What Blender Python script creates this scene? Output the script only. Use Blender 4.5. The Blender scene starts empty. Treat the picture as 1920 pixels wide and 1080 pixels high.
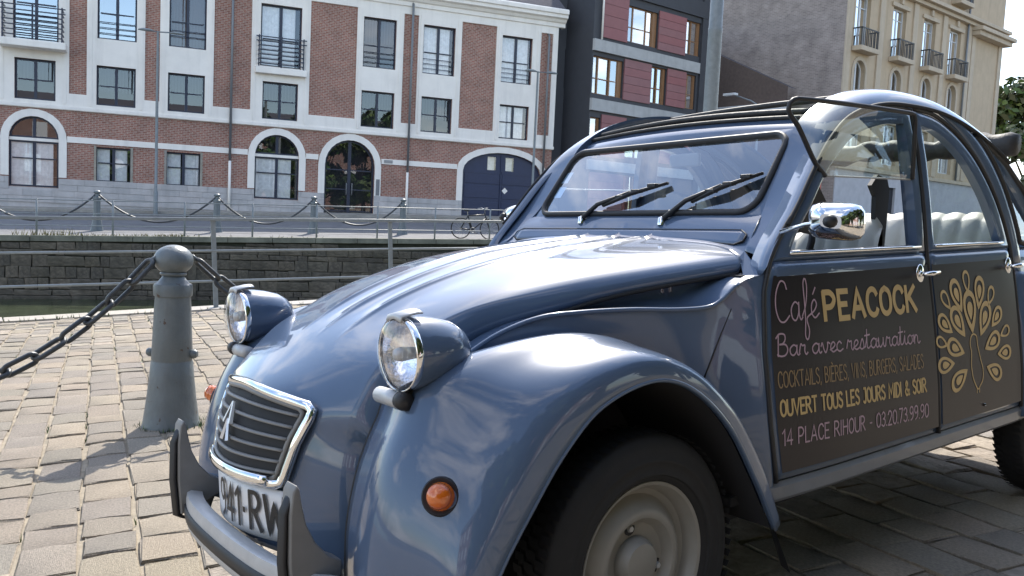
import bpy, bmesh, math, random
import numpy as np
from mathutils import Matrix, Vector
from mathutils.geometry import tessellate_polygon

random.seed(7)
rng = np.random.default_rng(11)
SC = bpy.context.scene
COL = SC.collection

# ------------------------------------------------------------------ camera
CAM = Vector((-1.3895, -2.0458, 1.1065))
YAW, PITCH, ROLL = 0.911536, -0.080371, 0.0471
FPX = 1623.0                                   # focal length in pixels of a 1920 wide picture


def cam_axes(y, p, r):
    f = Vector((math.cos(y) * math.cos(p), math.sin(y) * math.cos(p), math.sin(p)))
    rt = Vector((math.sin(y), -math.cos(y), 0))
    up = rt.cross(f)
    return math.cos(r) * rt + math.sin(r) * up, -math.sin(r) * rt + math.cos(r) * up, f


RT, UP, FW = cam_axes(YAW, PITCH, ROLL)
cd = bpy.data.cameras.new('camera')
cd.sensor_width = 36.0
cd.lens = 36.0 * FPX / 1920.0
cd.clip_start = 0.05
cd.clip_end = 3000
cam = bpy.data.objects.new('camera', cd)
COL.objects.link(cam)
cam.matrix_world = Matrix(((RT.x, UP.x, -FW.x, CAM.x), (RT.y, UP.y, -FW.y, CAM.y), (RT.z, UP.z, -FW.z, CAM.z), (0, 0, 0, 1)))
SC.camera = cam

# ------------------------------------------------------------------ sky and sun
SUN_AZ, SUN_EL = math.radians(47), math.radians(45)
world = bpy.data.worlds.new('World')
SC.world = world
world.use_nodes = True
wn, wl = world.node_tree.nodes, world.node_tree.links
wn.clear()
w_out = wn.new('ShaderNodeOutputWorld')
w_bg = wn.new('ShaderNodeBackground')
w_sky = wn.new('ShaderNodeTexSky')
w_sky.sky_type = 'NISHITA'
w_sky.sun_disc = False
w_sky.sun_elevation = SUN_EL
w_sky.sun_rotation = math.pi / 2 - SUN_AZ
w_sky.air_density = 1.0
w_sky.dust_density = 0.9
w_sky.ozone_density = 1.2
w_tc = wn.new('ShaderNodeTexCoord')
w_map = wn.new('ShaderNodeMapping')
w_map.inputs['Scale'].default_value = (1.0, 1.0, 2.2)
w_noise = wn.new('ShaderNodeTexNoise')
w_noise.inputs['Scale'].default_value = 2.3
w_noise.inputs['Detail'].default_value = 7
w_noise.inputs['Roughness'].default_value = 0.58
w_ramp = wn.new('ShaderNodeValToRGB')
w_ramp.color_ramp.elements[0].position = 0.52
w_ramp.color_ramp.elements[1].position = 0.76
w_mix = wn.new('ShaderNodeMixRGB')
w_mix.inputs['Color2'].default_value = (10.9, 10.3, 9.7, 1)
wl.new(w_tc.outputs['Generated'], w_map.inputs['Vector'])
wl.new(w_map.outputs['Vector'], w_noise.inputs['Vector'])
wl.new(w_noise.outputs['Fac'], w_ramp.inputs['Fac'])
wl.new(w_ramp.outputs['Color'], w_mix.inputs['Fac'])
wl.new(w_sky.outputs['Color'], w_mix.inputs['Color1'])
wl.new(w_mix.outputs['Color'], w_bg.inputs['Color'])
w_bg.inputs['Strength'].default_value = 0.15
wl.new(w_bg.outputs['Background'], w_out.inputs['Surface'])

sd = bpy.data.lights.new('sun', 'SUN')
sd.energy = 3.4
sd.angle = math.radians(0.53)
sd.color = (1.0, 0.94, 0.85)
sun = bpy.data.objects.new('sun', sd)
COL.objects.link(sun)
sdir = Vector((math.cos(SUN_EL) * math.cos(SUN_AZ), math.cos(SUN_EL) * math.sin(SUN_AZ), math.sin(SUN_EL)))
sun.rotation_euler = sdir.to_track_quat('Z', 'Y').to_euler()
sun.location = sdir * 60

SC.render.engine = 'CYCLES'
SC.cycles.use_denoising = True
SC.cycles.max_bounces = 8
SC.cycles.transparent_max_bounces = 16
SC.cycles.caustics_reflective = False
SC.cycles.caustics_refractive = False
SC.cycles.sample_clamp_indirect = 6.0
SC.view_settings.view_transform = 'Standard'
SC.view_settings.look = 'None'
SC.view_settings.gamma = 1.0
SC.view_settings.use_curve_mapping = False
SC.view_settings.exposure = 1.24

# ------------------------------------------------------------------ frames
# Q: the sloping near quay (the car's own frame).  It falls 3 degrees to the left of the level far bank.
Q = Matrix.Translation(CAM) @ Matrix.Rotation(-(ROLL + 0.0072), 4, FW) @ Matrix.Translation(-CAM)
HF = Vector((math.cos(YAW), math.sin(YAW), 0))
HR = Vector((math.sin(YAW), -math.cos(YAW), 0))


def bank(az, b, z=0.0):
    """frame of a street front running az degrees right of the view, b metres off: x along it, y away, z up from eye level"""
    t = math.radians(az)
    u = math.cos(t) * HF + math.sin(t) * HR
    n = math.sin(t) * HF - math.cos(t) * HR
    o = Vector((CAM.x, CAM.y, CAM.z + z)) + n * b
    return Matrix(((u.x, n.x, 0, o.x), (u.y, n.y, 0, o.y), (0, 0, 1, o.z), (0, 0, 0, 1)))


# ------------------------------------------------------------------ materials
MATS = {}


def mat(name, col, rough=0.6, metal=0.0, coat=0.0, var=0.0, vscale=8.0, bump=0.0, bscale=40.0, spec=0.5, island=0.0, emit=None, coat_rough=0.04, rvar=0.0, streak=0.0, chips=None, hue=1.0, stain=0.0):
    if name in MATS:
        return MATS[name]
    m = bpy.data.materials.new(name)
    m.use_nodes = True
    nt = m.node_tree
    N, L = nt.nodes, nt.links
    p = N['Principled BSDF']
    p.inputs['Base Color'].default_value = (*col, 1)
    p.inputs['Roughness'].default_value = rough
    p.inputs['Metallic'].default_value = metal
    p.inputs['Specular IOR Level'].default_value = spec
    p.inputs['Coat Weight'].default_value = coat
    p.inputs['Coat Roughness'].default_value = coat_rough
    if emit:
        p.inputs['Emission Color'].default_value = (*emit[0], 1)
        p.inputs['Emission Strength'].default_value = emit[1]
    tc = N.new('ShaderNodeTexCoord')
    src = None
    if var or rvar:
        n = N.new('ShaderNodeTexNoise')
        n.inputs['Scale'].default_value = vscale
        n.inputs['Detail'].default_value = 8
        n.inputs['Roughness'].default_value = 0.62
        L.new(tc.outputs['Object'], n.inputs['Vector'])
        src = n.outputs['Fac']
        if rvar:
            mr = N.new('ShaderNodeMapRange')
            mr.inputs['From Min'].default_value = 0.3
            mr.inputs['From Max'].default_value = 0.7
            mr.inputs['To Min'].default_value = max(0.02, rough - rvar)
            mr.inputs['To Max'].default_value = rough + rvar
            L.new(src, mr.inputs['Value'])
            L.new(mr.outputs['Result'], p.inputs['Roughness'])
    if var or island:
        hsv = N.new('ShaderNodeHueSaturation')
        hsv.inputs['Color'].default_value = (*col, 1)
        terms = []
        if var:
            a = N.new('ShaderNodeMapRange')
            a.inputs['From Min'].default_value = 0.25
            a.inputs['From Max'].default_value = 0.75
            a.inputs['To Min'].default_value = 1 - var
            a.inputs['To Max'].default_value = 1 + var
            L.new(src, a.inputs['Value'])
            terms.append(a.outputs['Result'])
        if island:
            g = N.new('ShaderNodeNewGeometry')
            oi = N.new('ShaderNodeObjectInfo')
            ad = N.new('ShaderNodeMath')
            ad.operation = 'ADD'
            L.new(g.outputs['Random Per Island'], ad.inputs[0])
            L.new(oi.outputs['Random'], ad.inputs[1])
            fr = N.new('ShaderNodeMath')
            fr.operation = 'FRACT'
            L.new(ad.outputs[0], fr.inputs[0])
            a = N.new('ShaderNodeMapRange')
            a.inputs['To Min'].default_value = 1 - island
            a.inputs['To Max'].default_value = 1 + island
            L.new(fr.outputs[0], a.inputs['Value'])
            terms.append(a.outputs['Result'])
            wh = N.new('ShaderNodeTexWhiteNoise')
            wh.noise_dimensions = '1D'
            L.new(fr.outputs[0], wh.inputs['W'])
            hr = N.new('ShaderNodeMapRange')
            hr.inputs['To Min'].default_value = 0.5 - 0.045 * hue * min(1, island * 3)
            hr.inputs['To Max'].default_value = 0.5 + 0.02 * hue * min(1, island * 3)
            L.new(wh.outputs['Value'], hr.inputs['Value'])
            L.new(hr.outputs['Result'], hsv.inputs['Hue'])
            sr = N.new('ShaderNodeMapRange')
            sr.inputs['To Min'].default_value = 1 - .4 * hue
            sr.inputs['To Max'].default_value = 1 + .25 * hue
            L.new(fr.outputs[0], sr.inputs['Value'])
            L.new(sr.outputs['Result'], hsv.inputs['Saturation'])
        if len(terms) == 2:
            mu = N.new('ShaderNodeMath')
            mu.operation = 'MULTIPLY'
            L.new(terms[0], mu.inputs[0])
            L.new(terms[1], mu.inputs[1])
            L.new(mu.outputs[0], hsv.inputs['Value'])
        else:
            L.new(terms[0], hsv.inputs['Value'])
        L.new(hsv.outputs['Color'], p.inputs['Base Color'])
    if stain:
        ge = N.new('ShaderNodeNewGeometry')
        sn = N.new('ShaderNodeTexNoise')
        sn.inputs['Scale'].default_value = 1.1
        sn.inputs['Detail'].default_value = 9
        sn.inputs['Roughness'].default_value = 0.7
        L.new(ge.outputs['Position'], sn.inputs['Vector'])
        sm = N.new('ShaderNodeMapRange')
        sm.inputs['From Min'].default_value = 0.42
        sm.inputs['From Max'].default_value = 0.72
        sm.inputs['To Max'].default_value = stain
        L.new(sn.outputs['Fac'], sm.inputs['Value'])
        sx = N.new('ShaderNodeMixRGB')
        bs = p.inputs['Base Color']
        if bs.links:
            L.new(bs.links[0].from_socket, sx.inputs['Color1'])
        else:
            sx.inputs['Color1'].default_value = (*col, 1)
        sx.inputs['Color2'].default_value = (col[0] * .42, col[1] * .44, col[2] * .44, 1)
        L.new(sm.outputs['Result'], sx.inputs['Fac'])
        L.new(sx.outputs['Color'], bs)
    if streak or chips:
        sock = p.inputs['Base Color']
        prev = sock.links[0].from_socket if sock.links else None

        def layer(prev, fac, col2):
            mx = N.new('ShaderNodeMixRGB')
            L.new(fac, mx.inputs['Fac'])
            if prev is not None:
                L.new(prev, mx.inputs['Color1'])
            else:
                mx.inputs['Color1'].default_value = (*col, 1)
            mx.inputs['Color2'].default_value = (*col2, 1)
            return mx.outputs['Color']

        def mask(scale3, lo, hi, amt, detail=7):
            mp = N.new('ShaderNodeMapping')
            mp.inputs['Scale'].default_value = scale3
            L.new(tc.outputs['Object'], mp.inputs['Vector'])
            nz = N.new('ShaderNodeTexNoise')
            nz.inputs['Scale'].default_value = 1.0
            nz.inputs['Detail'].default_value = detail
            nz.inputs['Roughness'].default_value = 0.65
            L.new(mp.outputs[0], nz.inputs['Vector'])
            r = N.new('ShaderNodeMapRange')
            r.inputs['From Min'].default_value = lo
            r.inputs['From Max'].default_value = hi
            r.inputs['To Max'].default_value = amt
            L.new(nz.outputs['Fac'], r.inputs['Value'])
            return r.outputs['Result']
        if streak:
            prev = layer(prev, mask((2.6, 2.6, .22), .50, .74, streak), tuple(c * .45 for c in col))
        if chips:
            prev = layer(prev, mask((chips[1],) * 3, chips[2], chips[2] + .02, 1.0), chips[0])
        L.new(prev, sock)
    if bump:
        bn = N.new('ShaderNodeTexNoise')
        bn.inputs['Scale'].default_value = bscale
        bn.inputs['Detail'].default_value = 6
        L.new(tc.outputs['Object'], bn.inputs['Vector'])
        b = N.new('ShaderNodeBump')
        b.inputs['Strength'].default_value = bump
        b.inputs['Distance'].default_value = 0.01
        L.new(bn.outputs['Fac'], b.inputs['Height'])
        L.new(b.outputs['Normal'], p.inputs['Normal'])
    MATS[name] = m
    return m


def glass(name, tint=(1, 1, 1), refl=1.0, rough=0.0):
    """a thin pane: clear with a mirror coat that grows at grazing angles"""
    m = bpy.data.materials.new(name)
    m.use_nodes = True
    N, L = m.node_tree.nodes, m.node_tree.links
    N.clear()
    o = N.new('ShaderNodeOutputMaterial')
    t = N.new('ShaderNodeBsdfTransparent')
    t.inputs['Color'].default_value = (*tint, 1)
    g = N.new('ShaderNodeBsdfGlossy')
    g.inputs['Roughness'].default_value = rough
    g.inputs['Color'].default_value = (1, 1, 1, 1)
    fr = N.new('ShaderNodeFresnel')
    gm = N.new('ShaderNodeNewGeometry')
    io = N.new('ShaderNodeMapRange')
    io.inputs['To Min'].default_value = 1.5
    io.inputs['To Max'].default_value = 1 / 1.5
    L.new(gm.outputs['Backfacing'], io.inputs['Value'])
    L.new(io.outputs['Result'], fr.inputs['IOR'])
    mu = N.new('ShaderNodeMath')
    mu.operation = 'MULTIPLY'
    mu.use_clamp = True
    mu.inputs[1].default_value = refl
    mx = N.new('ShaderNodeMixShader')
    L.new(fr.outputs['Fac'], mu.inputs[0])
    L.new(mu.outputs[0], mx.inputs['Fac'])
    L.new(t.outputs[0], mx.inputs[1])
    L.new(g.outputs[0], mx.inputs[2])
    L.new(mx.outputs[0], o.inputs['Surface'])
    MATS[name] = m
    return m


def brick_mat(name, c1, c2, mortar, bw=0.22, bh=0.072, axes='XZ', chequer=0.0, rough=0.85):
    m = bpy.data.materials.new(name)
    m.use_nodes = True
    N, L = m.node_tree.nodes, m.node_tree.links
    p = N['Principled BSDF']
    p.inputs['Roughness'].default_value = rough
    tc = N.new('ShaderNodeTexCoord')
    sp = N.new('ShaderNodeSeparateXYZ')
    L.new(tc.outputs['Object'], sp.inputs[0])
    cb = N.new('ShaderNodeCombineXYZ')
    L.new(sp.outputs[axes[0]], cb.inputs['X'])
    L.new(sp.outputs[axes[1]], cb.inputs['Y'])
    br = N.new('ShaderNodeTexBrick')
    br.inputs['Scale'].default_value = 1.0
    br.inputs['Brick Width'].default_value = bw
    br.inputs['Row Height'].default_value = bh
    br.inputs['Mortar Size'].default_value = 0.009
    br.inputs['Color1'].default_value = (*c1, 1)
    br.inputs['Color2'].default_value = (*c2, 1)
    br.inputs['Mortar'].default_value = (*mortar, 1)
    L.new(cb.outputs[0], br.inputs['Vector'])
    n = N.new('ShaderNodeTexNoise')
    n.inputs['Scale'].default_value = 1.3
    n.inputs['Detail'].default_value = 6
    L.new(tc.outputs['Object'], n.inputs['Vector'])
    a = N.new('ShaderNodeMapRange')
    a.inputs['From Min'].default_value = 0.3
    a.inputs['From Max'].default_value = 0.7
    a.inputs['To Min'].default_value = 0.78
    a.inputs['To Max'].default_value = 1.2
    L.new(n.outputs['Fac'], a.inputs['Value'])
    h = N.new('ShaderNodeHueSaturation')
    L.new(a.outputs['Result'], h.inputs['Value'])
    L.new(br.outputs['Color'], h.inputs['Color'])
    last = h.outputs['Color']
    if chequer:
        ck = N.new('ShaderNodeTexChecker')
        ck.inputs['Scale'].default_value = 1.0
        mp = N.new('ShaderNodeMapping')
        mp.inputs['Scale'].default_value = (1 / 0.13, 1 / 0.145, 1)
        L.new(cb.outputs[0], mp.inputs['Vector'])
        L.new(mp.outputs[0], ck.inputs['Vector'])
        mx = N.new('ShaderNodeMixRGB')
        mx.inputs['Color2'].default_value = (*mortar, 1)
        ml = N.new('ShaderNodeMath')
        ml.operation = 'MULTIPLY'
        ml.inputs[1].default_value = chequer
        L.new(ck.outputs['Fac'], ml.inputs[0])
        L.new(ml.outputs[0], mx.inputs['Fac'])
        L.new(last, mx.inputs['Color1'])
        last = mx.outputs['Color']
    L.new(last, p.inputs['Base Color'])
    b = N.new('ShaderNodeBump')
    b.inputs['Strength'].default_value = 0.5
    b.inputs['Distance'].default_value = 0.008
    L.new(br.outputs['Fac'], b.inputs['Height'])
    b.invert = True
    L.new(b.outputs['Normal'], p.inputs['Normal'])
    MATS[name] = m
    return m


# ------------------------------------------------------------------ mesh helpers
def link(name, me, material=None, parent=None, smooth=False, mw=None):
    o = bpy.data.objects.new(name, me)
    COL.objects.link(o)
    if material is not None and len(me.materials) == 0:
        me.materials.append(material)
    if smooth:
        me.polygons.foreach_set('use_smooth', [True] * len(me.polygons))
    if parent is not None:
        o.parent = parent
    if mw is not None:
        o.matrix_world = mw
    return o


def pyd(name, v, f, material=None, parent=None, smooth=False, mw=None):
    me = bpy.data.meshes.new(name)
    me.from_pydata([tuple(p) for p in v], [], f)
    me.validate()
    me.update()
    return link(name, me, material, parent, smooth, mw)


class MB:
    """collects geometry for ONE mesh object"""

    def __init__(s):
        s.v, s.f = [], []

    def add(s, v, f):
        o = len(s.v)
        s.v += [tuple(p) for p in v]
        s.f += [tuple(i + o for i in q) for q in f]
        return s

    def box(s, x0, x1, y0, y1, z0, z1, ch=0.0):
        if ch <= 0:
            v = [(x, y, z) for x in (x0, x1) for y in (y0, y1) for z in (z0, z1)]
            return s.add(v, [(0, 1, 3, 2), (4, 6, 7, 5), (0, 4, 5, 1), (2, 3, 7, 6), (0, 2, 6, 4), (1, 5, 7, 3)])
        bm = bmesh.new()
        bmesh.ops.create_cube(bm, size=1)
        for q in bm.verts:
            q.co = ((x0 + x1) / 2 + q.co.x * (x1 - x0), (y0 + y1) / 2 + q.co.y * (y1 - y0), (z0 + z1) / 2 + q.co.z * (z1 - z0))
        bmesh.ops.bevel(bm, geom=bm.edges[:], offset=ch, segments=2, affect='EDGES', profile=0.6)
        bm.verts.index_update()
        s.add([q.co for q in bm.verts], [[q.index for q in fc.verts] for fc in bm.faces])
        bm.free()
        return s

    def tube(s, pts, r, n=8, caps=True, closed=False, flat=None):
        pts = [Vector(p) for p in pts]
        m = len(pts)
        rr = r if hasattr(r, '__len__') else [r] * m
        rings = []
        ref = None
        for i, p in enumerate(pts):
            if closed:
                t = pts[(i + 1) % m] - pts[i - 1]
            else:
                t = pts[min(i + 1, m - 1)] - pts[max(i - 1, 0)]
            t.normalize()
            if ref is None:
                ref = Vector((0, 0, 1)) if abs(t.z) < 0.9 else Vector((1, 0, 0))
            a = ref - t * ref.dot(t)
            if a.length < 1e-6:
                a = t.orthogonal()
            a.normalize()
            ref = a
            b = t.cross(a)
            fx = flat if flat else (1, 1)
            rings.append([p + (a * math.cos(2 * math.pi * k / n) * fx[0] + b * math.sin(2 * math.pi * k / n) * fx[1]) * rr[i] for k in range(n)])
        v = [q for g in rings for q in g]
        f = []
        for i in range(m if closed else m - 1):
            j = (i + 1) % m
            for k in range(n):
                l = (k + 1) % n
                f.append((i * n + k, i * n + l, j * n + l, j * n + k))
        if caps and not closed:
            f.append(tuple(reversed(range(n))))
            f.append(tuple((m - 1) * n + k for k in range(n)))
        return s.add(v, f)

    def lathe(s, prof, n=32, axis='Z', o=(0, 0, 0), a0=0, a1=2 * math.pi):
        full = abs(a1 - a0 - 2 * math.pi) < 1e-6
        m = n if full else n + 1
        v = []
        for (r, h) in prof:
            for k in range(m):
                t = a0 + (a1 - a0) * k / n
                c, d = r * math.cos(t), r * math.sin(t)
                q = {'Z': (c, d, h), 'X': (h, c, d), 'Y': (c, h, d)}[axis]
                v.append((q[0] + o[0], q[1] + o[1], q[2] + o[2]))
        f = []
        for i in range(len(prof) - 1):
            for k in range(n if full else n):
                l = (k + 1) % m
                f.append((i * m + k, i * m + l, (i + 1) * m + l, (i + 1) * m + k))
        return s.add(v, f)

    def grid(s, rows, closed_u=False):
        m, n = len(rows), len(rows[0])
        v = [q for r in rows for q in r]
        f = []
        for i in range(m - 1):
            for k in range(n if closed_u else n - 1):
                l = (k + 1) % n
                f.append((i * n + k, i * n + l, (i + 1) * n + l, (i + 1) * n + k))
        return s.add(v, f)

    def map(s, fn):
        s.v = [tuple(fn(*p)) for p in s.v]
        return s

    def build(s, name, material=None, parent=None, smooth=False, mw=None, angle=None, fix=True):
        me = bpy.data.meshes.new(name)
        me.from_pydata(s.v, [], s.f)
        me.update()
        if fix:
            bm = bmesh.new()
            bm.from_mesh(me)
            bmesh.ops.recalc_face_normals(bm, faces=bm.faces[:])
            bm.to_mesh(me)
            bm.free()
        o = link(name, me, material, parent, smooth, mw)
        if smooth and angle is not None:
            sharp_by_angle(me, angle)
        return o


def sharp_by_angle(me, deg):
    bm = bmesh.new()
    bm.from_mesh(me)
    lim = math.radians(deg)
    for e in bm.edges:
        if len(e.link_faces) == 2 and e.calc_face_angle(0) > lim:
            e.smooth = False
    bm.to_mesh(me)
    bm.free()


def solidify(o, t, offset=-1.0):
    m = o.modifiers.new('thickness', 'SOLIDIFY')
    m.thickness = t
    m.offset = offset
    return o


def bevel(o, w, seg=2):
    m = o.modifiers.new('bevel', 'BEVEL')
    m.width = w
    m.segments = seg
    m.limit_method = 'ANGLE'
    return o


def spline(pts, n):
    """Catmull-Rom through pts (any dimension), n samples, chord-length spaced"""
    P = np.array(pts, float)
    d = np.r_[0, np.cumsum(np.maximum(np.linalg.norm(np.diff(P, axis=0), axis=1), 1e-9) ** 0.5)]
    m = np.zeros_like(P)
    m[1:-1] = (P[2:] - P[:-2]) / (d[2:] - d[:-2])[:, None]
    m[0] = (P[1] - P[0]) / (d[1] - d[0])
    m[-1] = (P[-1] - P[-2]) / (d[-1] - d[-2])
    # even arc length sampling
    tt = np.linspace(0, d[-1], n * 8)
    i = np.clip(np.searchsorted(d, tt, 'right') - 1, 0, len(P) - 2)
    h = (d[i + 1] - d[i])
    u = (tt - d[i]) / h
    u, h = u[:, None], h[:, None]
    X = (2 * u**3 - 3 * u**2 + 1) * P[i] + (u**3 - 2 * u**2 + u) * h * m[i] + (-2 * u**3 + 3 * u**2) * P[i + 1] + (u**3 - u**2) * h * m[i + 1]
    s = np.r_[0, np.cumsum(np.linalg.norm(np.diff(X, axis=0), axis=1))]
    t2 = np.linspace(0, s[-1], n)
    return np.stack([np.interp(t2, s, X[:, k]) for k in range(P.shape[1])], 1)


def thing(name, label, cat, group=None, mw=None):
    o = bpy.data.objects.new(name, None)
    o.empty_display_size = 0.2
    COL.objects.link(o)
    if mw is not None:
        o.matrix_world = mw
    return tag(o, label, cat, group)


def tag(o, label, cat, group=None, kind=None):
    if label:
        o['label'] = label
    if cat:
        o['category'] = cat
    if group:
        o['group'] = group
    if kind:
        o['kind'] = kind
    return o


def setting(o, kind='structure', label=None, cat=None):
    o['kind'] = kind
    if label:
        o['label'] = label
    if cat:
        o['category'] = cat
    return o


def copy_tree(src, mw=None, parent=None, label=None):
    c = src.copy()
    COL.objects.link(c)
    if parent is not None:
        c.parent = parent
    if mw is not None:
        c.matrix_world = mw
    if label:
        c['label'] = label
    for ch in list(src.children):
        copy_tree(ch, None, c)
    return c


def smoothstep(a, b, x):
    t = min(1.0, max(0.0, (x - a) / (b - a)))
    return t * t * (3 - 2 * t)

# ================================================================== materials used by the setting
M_SAND = mat('joint_sand', (0.275, 0.235, 0.175), 0.95, var=0.35, vscale=14, bump=0.6, bscale=120)
M_STONE = mat('sandstone_sett', (0.285, 0.246, 0.192), 0.85, spec=0.25, var=0.36, vscale=18, bump=0.9, bscale=50, island=0.15, hue=.6, stain=.35)
M_KERB = mat('kerb_stone', (0.34, 0.315, 0.27), 0.8, stain=.5, var=0.2, vscale=6, bump=0.4, bscale=60, island=0.1)
M_WALLSTONE = mat('canal_stone', (0.125, 0.108, 0.083), 0.9, var=0.6, vscale=4, bump=1.0, bscale=14, island=0.22, hue=.3, stain=.85)
M_WALLJOINT = mat('canal_joint', (0.035, 0.037, 0.026), 0.95, var=0.4, vscale=5)
M_ASPHALT = mat('street_asphalt', (0.15, 0.15, 0.155), 0.9, stain=.5, var=0.2, vscale=3, bump=0.3, bscale=90)
M_CAST = mat('grey_cast_iron', (0.135, 0.158, 0.168), 0.42, var=0.16, vscale=9, bump=0.3, bscale=35, rvar=0.08, streak=.55, chips=((.07, .045, .034), 15, .655))
M_CHAIN = mat('dark_chain_iron', (0.06, 0.066, 0.072), 0.45, metal=0.3, var=0.2, vscale=30, bump=0.3, bscale=80)
M_RAIL = mat('grey_rail_paint', (0.20, 0.225, 0.235), 0.45, var=0.2, vscale=12, chips=((.09, .06, .045), 30, .70))
M_WATER = mat('canal_water_green', (0.040, 0.050, 0.026), 0.18, var=0.6, vscale=2.5, bump=0.25, bscale=9)
M_LEAF = mat('leaf_green', (0.055, 0.10, 0.028), 0.55, island=0.4)
M_BARK = mat('bark', (0.10, 0.075, 0.055), 0.9, var=0.3, vscale=10, bump=0.8, bscale=20)

# ------------------------------------------------------------------ ground, water
g = pyd('ground', [(-900, -900, -6), (900, -900, -6), (900, 900, -6), (-900, 900, -6)], [(0, 1, 2, 3)], M_ASPHALT)
setting(g)

E_ANG = math.radians(-6.0)
ED = Vector((math.cos(E_ANG), math.sin(E_ANG), 0))
EN = Vector((-ED.y, ED.x, 0))
POST0 = Vector((2.32, 8.85, 0))


def edge_pt(s, off=0.0, z=0.0):
    return POST0 + ED * s + EN * off + Vector((0, 0, z))


# bed of the quay: sheet with a vertical wall to the canal
e0, e1 = edge_pt(-45, 0.30), edge_pt(60, 0.30)
k0, k1 = edge_pt(-45, -28), edge_pt(60, -28)
zb = -0.011
quay = pyd('quay', [(*k0.xy, zb), (*k1.xy, zb), (*e1.xy, zb), (*e0.xy, zb), (*e0.xy, -5), (*e1.xy, -5)], [(0, 1, 2, 3), (3, 2, 5, 4)], M_SAND, mw=Q)
setting(quay)

# kerb stones along the canal edge
km = MB().box(0, 1, 0, 1, -0.25, 0, 0.012).build('kerb_stone', M_KERB, quay).data
first = bpy.data.objects['kerb_stone']
s = -9.0
i = 0
rot_e = Matrix.Rotation(E_ANG, 4, 'Z')
while s < 16:
    L = random.uniform(0.85, 1.2)
    o = first if i == 0 else first.copy()
    if i:
        COL.objects.link(o)
    o.parent = quay
    p = edge_pt(s, -0.16)
    o.matrix_basis = Matrix.Translation((p.x, p.y, 0.012 + random.uniform(-.004, .004))) @ rot_e @ Matrix.Diagonal((L - 0.012, 0.46, 1, 1))
    s += L
    i += 1

# setts: columns running away from the car's nose
CA = math.radians(77.6)
CD = Vector((math.cos(CA), math.sin(CA), 0))
CX = Vector((math.sin(CA), -math.cos(CA), 0))
variants = []
for k in range(10):
    bm = bmesh.new()
    bmesh.ops.create_cube(bm, size=1)
    for v in bm.verts:
        v.co.z = -0.06 if v.co.z < 0 else 0.0
        v.co.x += random.uniform(-.035, .035)
        v.co.y += random.uniform(-.04, .04)
    top = [e for e in bm.edges if all(v.co.z > -0.01 for v in e.verts)]
    bmesh.ops.bevel(bm, geom=top, offset=0.028, segments=1, affect='EDGES')
    for v in bm.verts:
        if v.co.z > -0.001:
            v.co.z += random.uniform(-.004, .003)
        elif v.co.z > -0.055:
            v.co.z = -0.0035
    bmesh.ops.subdivide_edges(bm, edges=[e for e in bm.edges if all(v.co.z > -.02 for v in e.verts)], cuts=1, use_grid_fill=True)
    for v in bm.verts:
        if v.co.z > -0.03:
            v.co.x += random.uniform(-.012, .012)
            v.co.y += random.uniform(-.014, .014)
            v.co.z += random.uniform(-.0030, .0025)
    me = bpy.data.meshes.new('stone')
    bm.to_mesh(me)
    bm.free()
    me.materials.append(M_STONE)
    me.polygons.foreach_set('use_smooth', [True] * len(me.polygons))
    sharp_by_angle(me, 9)
    variants.append(me)

CAMQ = CAM
cam_r, cam_u, cam_f = cam_axes(YAW, PITCH, -0.0072)


def quay_px(p):
    d = Vector(p) - CAMQ
    z = d.dot(cam_f)
    if z < 0.2:
        return None
    return 960 + FPX * d.dot(cam_r) / z, 540 - FPX * d.dot(cam_u) / z, z


stones = []
for c in range(-75, 62):
    off = -1.028 + 0.0925 + c * 0.185
    t = -7.0 + random.uniform(0, .2)
    while t < 22:
        L = random.uniform(0.17, 0.33)
        wdt = 0.185 - random.uniform(0.012, 0.026)
        p = CX * (off + random.uniform(-.004, .004)) + CD * (t + L / 2)
        t += L
        d = (p - POST0).dot(EN)
        if d > -0.22 or d < -14:
            continue
        along = (p - POST0).dot(ED)
        if along < -12 or along > 14:
            continue
        stones.append((p, L - random.uniform(.004, .010), wdt))
view = []
for q in stones:
    w = quay_px((q[0].x, q[0].y, 0))
    vis = False
    if w and -30 < w[0] < 1950 and w[1] < 1110:
        ok_left = w[0] < 560 and not (w[0] > 420 and w[1] > 860)
        ok_right = w[0] > 1480 and w[1] > 790 and q[0].y < -0.3
        vis = ok_left or ok_right
    view.append((1 / w[2]**2 * q[1] * q[2] if vis else 0, q))
view.sort(key=lambda a: -a[0])
single, rest = [a[1] for a in view[:295]], [a[1] for a in view[295:]]
for i, (p, L, wd) in enumerate(single):
    o = bpy.data.objects.new('stone', variants[i % 10])
    COL.objects.link(o)
    o.parent = quay
    o.matrix_basis = Matrix.Translation((p.x, p.y, random.uniform(-.004, .003))) @ Matrix.Rotation(CA - math.pi / 2 + random.uniform(-.02, .02), 4, 'Z') @ Matrix.Rotation(random.uniform(-.016, .016), 4, 'X') @ Matrix.Diagonal((wd, L * random.choice((1, -1)) if False else L, 1, 1))
mb = MB()
vcache = [([v.co.copy() for v in m.vertices], [tuple(f.vertices) for f in m.polygons]) for m in variants]
simple = [Vector(q) for q in ((-.5, -.5, -.02), (.5, -.5, -.02), (.5, .5, -.02), (-.5, .5, -.02), (-.44, -.45, 0), (.44, -.45, 0), (.44, .45, 0), (-.44, .45, 0))]
simple_f = [(4, 5, 6, 7), (0, 1, 5, 4), (1, 2, 6, 5), (2, 3, 7, 6), (3, 0, 4, 7)]
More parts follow.
